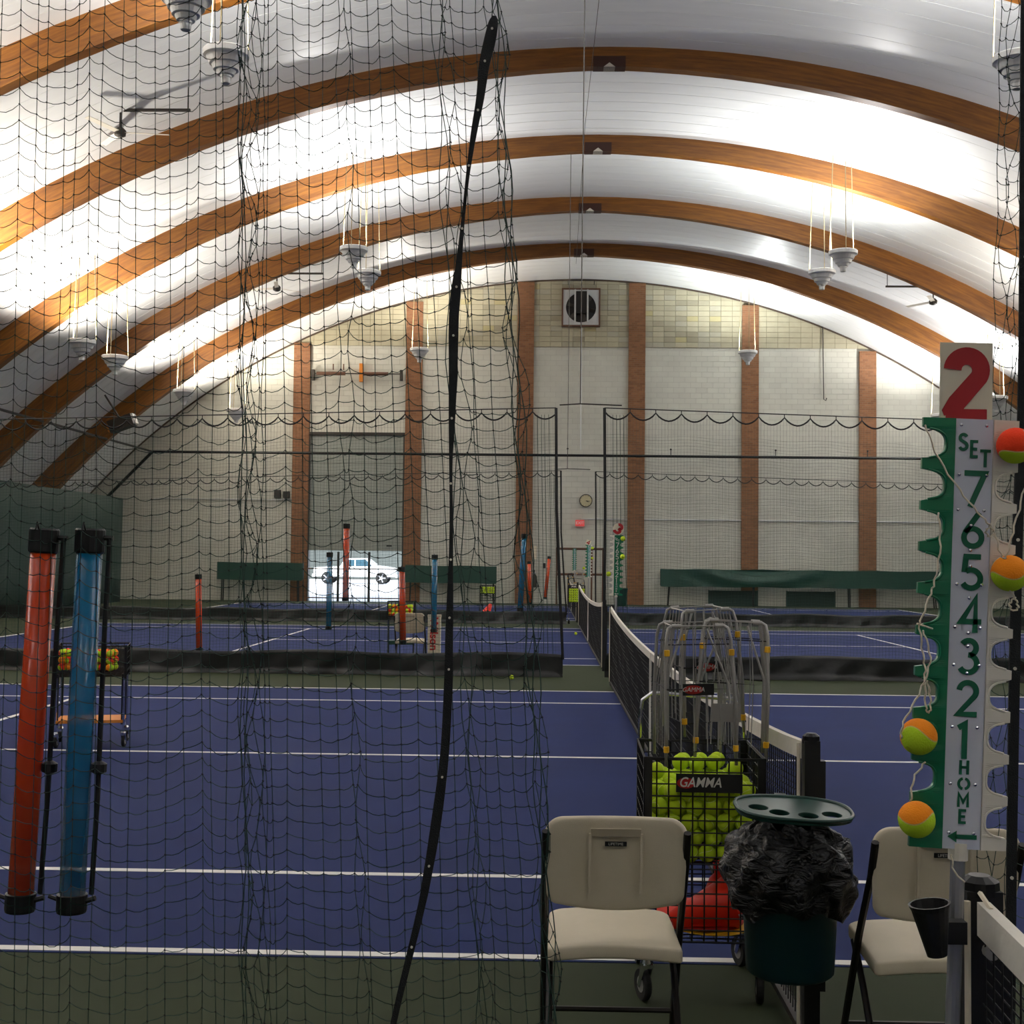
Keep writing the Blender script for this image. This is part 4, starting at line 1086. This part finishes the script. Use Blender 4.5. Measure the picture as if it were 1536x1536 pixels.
F = [(-5.0,18.62,.30,M_ora,'far orange tube low at left, on the first divider',-.03),(-3.11,18.62,.64,M_blu,'far blue tube in front of the doorway light',0),
 (-2.87,18.62,1.06,M_ora,'far orange tube hung highest, over the parked truck',.0),(-2.02,18.62,.44,M_ora,'far orange tube beside the beige folding chair',-.03),
 (-1.575,18.62,.62,M_blu,'far blue tube left of the black webbing',0),(-.325,18.62,.94,M_blu,'far blue tube before the brick pillar, tilted slightly',.05),
 (-.32,33.66,.52,M_ora,'tiny orange tube right behind the tilted blue tube',-.04),(.07,33.66,.66,M_ora,'tiny orange tube leaning on the farther divider',.09)]
for (x, y, z, m_, lb, ln) in F: ball_tube(x, y, z, 1.09, m_, lb, ln, rod=False, r=.045 if m_ is M_ora else .042)

# ------------------------------------------------------------------ ball carts
def caster(m_par, x, y, z, rz, r=.055):
    f = MB().tube([(0,0,z),(0,0,2*r+.02)], .011, 8).box(-.02,.02,-.02,.02,2*r+.012,2*r+.024)
    for s in (-1, 1): f.add([(s*.018,-.02,2*r+.012),(s*.018,.02,2*r+.012),(s*.018,.05,r-.008),(s*.018,.03,r-.012),(s*.014,-.02,2*r+.012),(s*.014,.02,2*r+.012),(s*.014,.05,r-.008),(s*.014,.03,r-.012)],
                           [(0,1,2,3),(7,6,5,4),(0,4,5,1),(1,5,6,2),(2,6,7,3),(3,7,4,0)])
    f.lathe([(.02,2*r+.02),(.026,2*r+.03),(.02,2*r+.045)], 14)
    o = f.build('caster', M_chrome, m_par, (x,y,0), (0,0,rz))
    M = Matrix.Translation((0,.035,r)) @ Matrix.Rotation(pi/2, 4, 'Y')
    MB().lathe([(r*.55,-.012),(r-.006,-.014),(r,-.008),(r,.008),(r-.006,.014),(r*.55,.012)], 20, M).build('wheel', M_rubber, o)
    MB().lathe([(.012,-.015),(r*.5,-.012),(r*.5,.012),(.012,.015)], 12, M).build('hub', M_steel, o)
def ball_cart(x, y, rz, w, d, zb, zm, zt, lb, grid=.045, near=False, label_t=None, handle=True, fs=.22, r=.0022):
    t = empty('ball_cart', (x, y, 0), (0,0,rz)); tag(t, lb, 'ball cart', 'wire ball carts')
    a, b = w/2, d/2
    def panel(p0, p1, z0, z1, name):
        m = MB(); L_ = sqrt((p1[0]-p0[0])**2+(p1[1]-p0[1])**2); n = max(2, round(L_/grid))
        for i in range(n+1):
            u = i/n; X = p0[0]+(p1[0]-p0[0])*u; Y = p0[1]+(p1[1]-p0[1])*u; m.tube([(X,Y,z0),(X,Y,z1)], r, 4, cap=False)
        k = max(2, round((z1-z0)/grid))
        for j in range(k+1):
            z = z0+(z1-z0)*j/k; m.tube([(p0[0],p0[1],z),(p1[0],p1[1],z)], r, 4, cap=False)
        tag(m.build(name, M_blackm, t), kind='stuff')
    C_ = [(-a,-b),(a,-b),(a,b),(-a,b)]
    for i in range(4): panel(C_[i], C_[(i+1) % 4], zb, zt, 'wire_panel')
    for z, nm in ((zb, 'shelf'), (zm, 'basket_floor')):
        m = MB(); n = max(3, round(w/grid))
        for i in range(n+1): X = -a+w*i/n; m.tube([(X,-b,z),(X,b,z)], r, 4, cap=False)
        n = max(3, round(d/grid))
        for i in range(n+1): Y = -b+d*i/n; m.tube([(-a,Y,z+.003),(a,Y,z+.003)], r, 4, cap=False)
        tag(m.build(nm, M_blackm, t), kind='stuff')
    for (X, Y) in C_:
        sx = 1 if X > 0 else -1; sy = 1 if Y > 0 else -1; k = .02 if near else .012
        MB().box(min(X, X+sx*.004), max(X, X+sx*.004), min(Y, Y-sy*k), max(Y, Y-sy*k), zb-.02, zt+.01).box(min(X, X-sx*k*1.4), max(X, X-sx*k*1.4), min(Y, Y+sy*.004), max(Y, Y+sy*.004), zb-.02, zt+.01).build('corner_post', M_black, t)
        caster(t, X*.94, Y*.9, zb-.01, random.uniform(-.4,.4), .062 if near else .05)
    MB().tube([(X,Y,zt+.006) for X, Y in C_], .005, 6, closed=True).build('rim', M_black, t)
    if handle:
        MB().tube([(-a+.01,b+.01,zt-.2),(-a+.01,b+.01,zt+.10),(-a+.02,b+.01,zt+.17),(-a+.06,b+.01,zt+.20),(a-.06,b+.01,zt+.18),(a-.02,b+.01,zt+.15),(a-.01,b+.01,zt+.08),(a-.01,b+.01,zt-.2)], .009, 10).build('handle', M_chrome if near else M_blackm, t, smooth=True)
    return t
CXc, CYc = .628, 5.16
t = ball_cart(CXc, CYc, -.02, .455, .50, .24, .53, .925, 'black wire ball cart full of yellow tennis balls behind the folding chair', .0455, True, r=.0028)
lp = MB().box(-.125,.125,-.006,0,-.035,.035).build('name_plate', M_badge, t, (.015,-.258,.84), (0,0,0))
MB().lathe([(.0001,0),(.034,0)], 20, Matrix.Translation((-.088,-.0072,.0)) @ Matrix.Rotation(pi/2,4,'X') @ Matrix.Diagonal((1,.6,1,1)), capb=False).build('red_oval', M_txtr, lp)
text_mesh('GAMMA', .052, M_txtw, 'lettering', lp, (-.035,-.0078,.002), extrude=.0004, bold=.0006, shear=.25, xs=.85)
# the balls in its basket
k = 0; R = random.Random(3)
for iz in range(6):
    z = .567+iz*.0575
    for iy in range(7):
        for ixx in range(6):
            x = -.188+ixx*.0685+(.016 if (iz+iy) % 2 else -.006)*1.0; yy = -.212+iy*.0685+(.012 if iz % 2 else 0)
            if abs(x) > .19 or abs(yy) > .215: continue
            if iz == 5 and (R.random() < .45 or (abs(x) < .13 and iy < 5)): continue
            if iz < 5 and 1 < iy < 5 and 0 < ixx < 5 and iz < 4: continue      # unseen core of the heap
            if iz == 5: lb = 'yellow ball on top of the heap in black wire cart, %s row, %s from left' % (OR[iy], OR[ixx])
            elif iy == 0: lb = 'yellow ball against front wires of the black cart, row %s from bottom, %s from left' % (OR[iz], OR[ixx])
            else: lb = 'yellow ball deep inside the heap of the black wire cart'
            ball(lb, (CXc+x+R.uniform(-.003,.003), CYc+yy+R.uniform(-.003,.003), z+R.uniform(-.003,.003)), MB_yel, hi=(iz > 2 or iy < 2), g='yellow balls in the wire cart'); k += 1
# cones and discs on its lower shelf
def cone(x, y, z, rot, lb, s=1.0, m_=None):
    t = empty('training_cone', (x, y, z), rot); tag(t, lb, 'cone')
    MB().lathe([(.085*s,.012),(.03*s,.2*s),(.022*s,.2*s),(.078*s,.012)], 20, capb=False, capt=False).build('cone_body', m_ or M_redp, t, smooth=True)
    MB().box(-.105*s,.105*s,-.105*s,.105*s,0,.012).build('base_plate', m_ or M_redp, t)
t = empty('training_cone', (.755, 5.20, .30), (0,0,0)); tag(t, 'bright red domed cone standing on the lower shelf of the ball cart', 'cone')
MB().lathe([(.115,.0),(.113,.012),(.075,.11),(.056,.13),(.058,.145),(.062,.17),(.055,.195),(.03,.206),(.0005,.208)], 24, capt=False).build('cone_body', M_redp, t, smooth=True)
t = empty('training_cone', (.735, 5.03, .36), (.0,-1.85,.15)); tag(t, 'bright red cone lying tilted at the left of the lower shelf', 'cone')
MB().lathe([(.10,.0),(.095,.012),(.035,.24),(.025,.24),(.085,.012)], 20, capb=False, capt=False).build('cone_body', M_redp, t, smooth=True)
for k, (mm, lb) in enumerate(((M_yel, 'flat yellow marker disc at the bottom of the ball cart'), (M_dred, 'flat dark red marker disc lying on the yellow one'), (M_redp, 'flat bright red marker disc, topmost of the pile'))):
    o = MB().lathe([(.03,.02),(.05,.022),(.155,.002),(.16,.0),(.15,-.003),(.05,.014),(.03,.014)], 28, capb=False, capt=False).build('marker_disc', mm, None, (.66-.02*k, 5.08+.015*k, .262+.02*k), (.04*k, .02, 0), smooth=True); tag(o, lb, 'marker')
MB0 = None

# wire ball hoppers standing on the cart
def hopper(x, y, z, rot, lb, logo=False, s=1.0, m_=M_steel):
    t = empty('ball_hopper', (x, y, z), rot); tag(t, lb, 'ball hopper', 'ball hoppers stacked on the cart')
    a, b, c_, d = .125*s, .125*s, .112*s, .085*s; H = .49*s
    for sy in (-1, 1):
        P = [(-a,sy*b,0),(-a,sy*b,.22*s),(-c_-.004,sy*d*1.15,H-.05),(-c_+.006,sy*d*1.05,H-.008),(-c_+.022,sy*d,H)]
        P2 = [(-p[0],p[1],p[2]) for p in reversed(P)]
        for Q in (P, P2): MB().tube(Q, .0062*s, 8).build('leg', m_, t, smooth=True)
        for sx in (-1, 1): MB().tube([(sx*(c_-.02),sy*d,H),(sx*(c_-.055),sy*d,H)], .0085, 8).build('handle_grip', m_, t)
        MB().tube([(-c_+.02,sy*d,H),(c_-.02,sy*d,H)], .0028, 6).build('top_bar', m_, t)
    for sx in (-1, 1):
        MB().tube([(sx*a,-b,0),(sx*a*.9,-b*.5,.28*s),(sx*a*.35,-b*.2,H*.97)], .0045*s, 6).build('brace', m_, t)
        MB().tube([(sx*c_*.82,-d,H),(sx*c_*.82,d,H)], .0028, 6).build('top_bar', m_, t)
    m = MB(); z0, z1 = .05*s, .27*s
    for i in range(6):
        u = -1+2*i/5
        for (p, q, e) in (((u*a*.95,-b*.98),(u*a*.93,-b*.96),(u*c_*.8,-d)), ((u*a*.95,b*.98),(u*a*.93,b*.96),(u*c_*.8,d)), ((-a*.97,u*b*.9),(-a*.95,u*b*.88),(-c_*.82,u*d)), ((a*.97,u*b*.9),(a*.95,u*b*.88),(c_*.82,u*d))):
            m.tube([(p[0],p[1],z0),(q[0],q[1],z1),(e[0],e[1],H)], .0021, 4)
    tag(m.build('wire_basket', m_, t), kind='stuff')
    for zz, qx, qy, rr in ((z0,.97,.97,.0028),(z1,.98,.98,.0035),(H-.07,.88,.74,.0022)):
        MB().tube([(-a*qx,-b*qy,zz),(a*qx,-b*qy,zz),(a*qx,b*qy,zz),(-a*qx,b*qy,zz)], rr, 5, closed=True).build('hoop_wire', M_blackm, t)
    for sx in (-1, 1):
        for zz in (.06*s, H-.1): MB().lathe([(.0095,-.012),(.011,-.01),(.011,.01),(.0095,.012)], 10, Matrix.Translation((sx*(a*.99 if zz < .1 else c_+.004), -(b if zz < .1 else d*1.28), zz))).build('yellow_clip', M_yel, t)
    if logo:
        p = MB().box(-.06,.06,-.004,0,-.022,.022).build('name_plate', M_badge, t, (-.01,-b-.004,.27*s))
        MB().lathe([(.0001,0),(.024,0)], 18, Matrix.Translation((-.02,-.0048,0)) @ Matrix.Rotation(pi/2,4,'X') @ Matrix.Diagonal((1.6,.7,1,1)), capb=False).build('red_oval', M_txtr, p)
        text_mesh('GAMMA', .024, M_txtw, 'lettering', p, (-.02,-.0056,0), extrude=.0003, shear=.2)
    return t
hopper(.60, 5.06, .905, (.03,-.02,.08), 'grey wire ball hopper with red oval plate, front one on the cart', True, 1.08)
hopper(.745, 5.12, .915, (-.02,.04,-.12), 'grey wire ball hopper with yellow clips, right one on the cart', False, 1.08)
hopper(.655, 5.24, 1.0, (.04,-.05,.25), 'grey wire ball hopper behind, with the highest rounded frame', True, 1.0)
t = empty('ball_scoop_plate', (.71, 4.955, 1.10)); tag(t, 'small grey plate clipped low between the ball hoppers', 'plate')
MB().box(-.055,.055,0,.003,-.035,.035).build('plate', M_steel, t)
for s in (-1,1): MB().tube([(s*.03,.002,-.035),(s*.03,.004,-.14)], .004, 5).build('rod', M_steel, t)

# ------------------------------------------------------------------ courtside bin with tray
t = empty('litter_bin', (.822, 4.27, .335)); tag(t, 'dark teal litter bin lined with a black bag below the cup tray', 'bin')
MB().lathe([(.128,.0),(.142,.012),(.158,.33),(.164,.335),(.164,.35),(.15,.35),(.14,.03)], 32, capt=False).build('body', M_bin, t, smooth=True)
n, k = 72, 26; vs = []; R = random.Random(9)
ph = [R.random()*6.28 for _ in range(12)]
for j in range(k+1):
    v = j/k
    # outer skirt up to the rim fold then inwards and up to a gathered neck
    if v < .5: u = v/.5; r = .178+.032*sin(u*pi*.9); z = .22+.20*u
    else: u = (v-.5)/.5; r = .19-.085*u; z = .42+.075*u
    for i in range(n):
        a = 2*pi*i/n
        q = .012*sin(5*a+ph[0]+j*.3)+.009*sin(11*a+ph[1]-j*.5)+.007*sin(17*a+ph[2]+j*.8)+.006*sin(23*a+ph[3]+j*1.3)
        zz = z+.016*sin(3*a+ph[4])*(1-v)+.012*sin(7*a+ph[5]+j*.4)+.008*sin(13*a+ph[6]+j)
        rr = r+q*(1.0 if v < .9 else .6); vs.append((rr*cos(a), rr*sin(a), zz))
fs = [(j*n+i, j*n+(i+1) % n, (j+1)*n+(i+1) % n, (j+1)*n+i) for j in range(k) for i in range(n)]
o = MB().add(vs, fs).build('bin_bag', M_bag, t, smooth=True)
md = o.modifiers.new('sub', 'SUBSURF'); md.levels = 1; md.render_levels = 1
tx = bpy.data.textures.new('crumple', 'STUCCI'); tx.noise_scale = .022; md = o.modifiers.new('d', 'DISPLACE'); md.texture = tx; md.strength = .004; md.texture_coords = 'LOCAL'
t = empty('cup_tray', (.822, 4.22, .872), (.10, .045, 0)); tag(t, 'dark green oval tray with four round cup holes above the litter bin', 'tray')
cu = bpy.data.curves.new('tray', 'CURVE'); cu.dimensions = '2D'; cu.fill_mode = 'BOTH'; cu.extrude = .006; cu.bevel_depth = .002
def circ(cx_, cy_, rx, ry, sq=2.0, n=40):
    s = cu.splines.new('POLY'); s.points.add(n-1); s.use_cyclic_u = True
    for i in range(n):
        a = 2*pi*i/n; c, d = cos(a), sin(a)
        s.points[i].co = (cx_+rx*math.copysign(abs(c)**(2/sq), c), cy_+ry*math.copysign(abs(d)**(2/sq), d), 0, 1)
circ(0, 0, .185, .13, 2.6, 56)
for (hx, hy) in ((-.115,-.01),(-.055,-.055),(.035,-.07),(.115,-.045)): circ(hx, hy, .034, .034, 2.0, 24)
to = bpy.data.objects.new('tmp', cu); COL.objects.link(to)
me = bpy.data.meshes.new_from_object(to.evaluated_get(bpy.context.evaluated_depsgraph_get())); bpy.data.objects.remove(to); bpy.data.curves.remove(cu)
me.materials.clear(); me.materials.append(M_tray); link('tray_plate', me, t)
rim = [(.187*math.copysign(abs(cos(a))**(2/2.6), cos(a)), .132*math.copysign(abs(sin(a))**(2/2.6), sin(a)), .008) for a in [2*pi*i/48 for i in range(48)]]
MB().tube(rim, .007, 6, closed=True).build('raised_rim', M_tray, t, smooth=True)
MB().box(-.02,.02,.10,.24,-.03,-.01).box(-.02,.02,.09,.11,-.03,.0).build('bracket', M_black, t)

# ------------------------------------------------------------------ far carts, bins and boxes
def heap(cx_, cy_, w, d, z, nx, ny, nz, mats, lb, g):
    R = random.Random(int(cx_*100)+5)
    for iz in range(nz):
        for iy in range(ny):
            for i in range(nx):
                x = cx_-w/2+.04+(w-.08)*i/(nx-1); yy = cy_-d/2+.04+(.066)*iy
                mt = mats[(i+iz+iy) % len(mats)]; cn = {MB_yel.name: 'yellow', MB_oy.name: 'orange', MB_ry.name: 'red'}[mt.name]
                l2 = '%s ball in front of %s, row %s up, %s from left' % (cn, lb, OR[iz], OR[i]) if iy == 0 else '%s ball behind the front ones in %s' % (cn, lb)
                ball(l2, (x+R.uniform(-.004,.004), yy, z+.036+iz*.06), mt, hi=False, g=g)
t = ball_cart(-3.98, 11.3, .25, .60, .42, .62, .66, .88, 'wire ball cart with orange balls behind the large blue tube', .05, False, handle=False)
heap(-3.98, 11.26, .50, .36, .665, 8, 3, 3, [MB_ry, MB_oy], 'the left cart', 'balls in the left cart')
for s in (-1, 1):
    for q in (-1, 1): MB().tube([(s*.27,q*.18,.64),(s*.27,q*.18,.2)], .011, 6).build('leg', M_black, t)
MB().box(-.28,.28,-.2,.2,.215,.24).build('lower_shelf', M_orange, t)
t = ball_cart(-2.27, 20.6, .1, .44, .35, .72, .75, .98, 'far wire ball cart with orange balls beside the doorway', .06, False, handle=False, r=.003)
heap(-2.27, 20.55, .42, .3, .755, 7, 2, 3, [MB_oy, MB_ry, MB_yel], 'the doorway cart', 'balls in the far cart by the doorway')
for s in (-1, 1):
    for q in (-1, 1): MB().tube([(s*.2,q*.15,.73),(s*.2,q*.15,.1)], .012, 6).build('leg', M_black, t)
MB().box(-.2,.2,-.15,.15,.30,.36).build('lower_shelf', M_gvinyl, t)
t = empty('carton', (-1.62, 19.2, 0)); tag(t, 'tall narrow beige carton lettered in red standing on end', 'carton')
MB().box(-.095,.095,0,.12,0,.83).build('box', M_cream, t); MB().box(-.1,.1,-.004,.124,.8,.835).build('lid', M_beige, t)
text_mesh('Wilson', .17, M_txtr, 'lettering', t, (-.005,-.004,.55), (pi/2,pi/2,0), extrude=.001, bold=.004)
t = ball_cart(-1.48, 34.6, 0, .42, .35, .56, .74, .96, 'tiny cart of yellow balls by the end of the right hand covered bench', .07, False, handle=False, r=.004)
heap(-1.48, 34.55, .40, .3, .75, 6, 2, 3, [MB_yel], 'the tiny cart', 'balls in the tiny cart')
for s in (-1, 1): MB().tube([(s*.19,0,.6),(s*.24,0,.0)], .014, 6).build('leg', M_black, t)
cone(-1.5, 34.25, .25, (0,.5,0), 'red cone hanging below the tiny cart of yellow balls', 1.3)
t = ball_cart(.90, 33.98, 0, .44, .4, .45, .56, 1.0, 'far ball cart at the end of the middle net under the wall clock', .07, False, r=.004)
heap(.90, 33.93, .44, .36, .565, 7, 2, 6, [MB_yel], 'the clock cart', 'balls in the cart under the clock')
hopper(.95, 34.0, 1.03, (0,.1,.2), 'tiny grey ball hopper on the far cart under the clock', False, .8)
hopper(.78, 33.95, 1.03, (.1,-.2,-.2), 'tiny dark ball hopper leaning on the far cart under the clock', False, .6, M_blackm)
for (x, y, lb) in ((-.42,17.9,'stray yellow ball by the first divider'),(.75,28.7,'stray yellow ball on the middle court beside the net')):
    ball(lb, (x,y,.0385), MB_yel, hi=False)
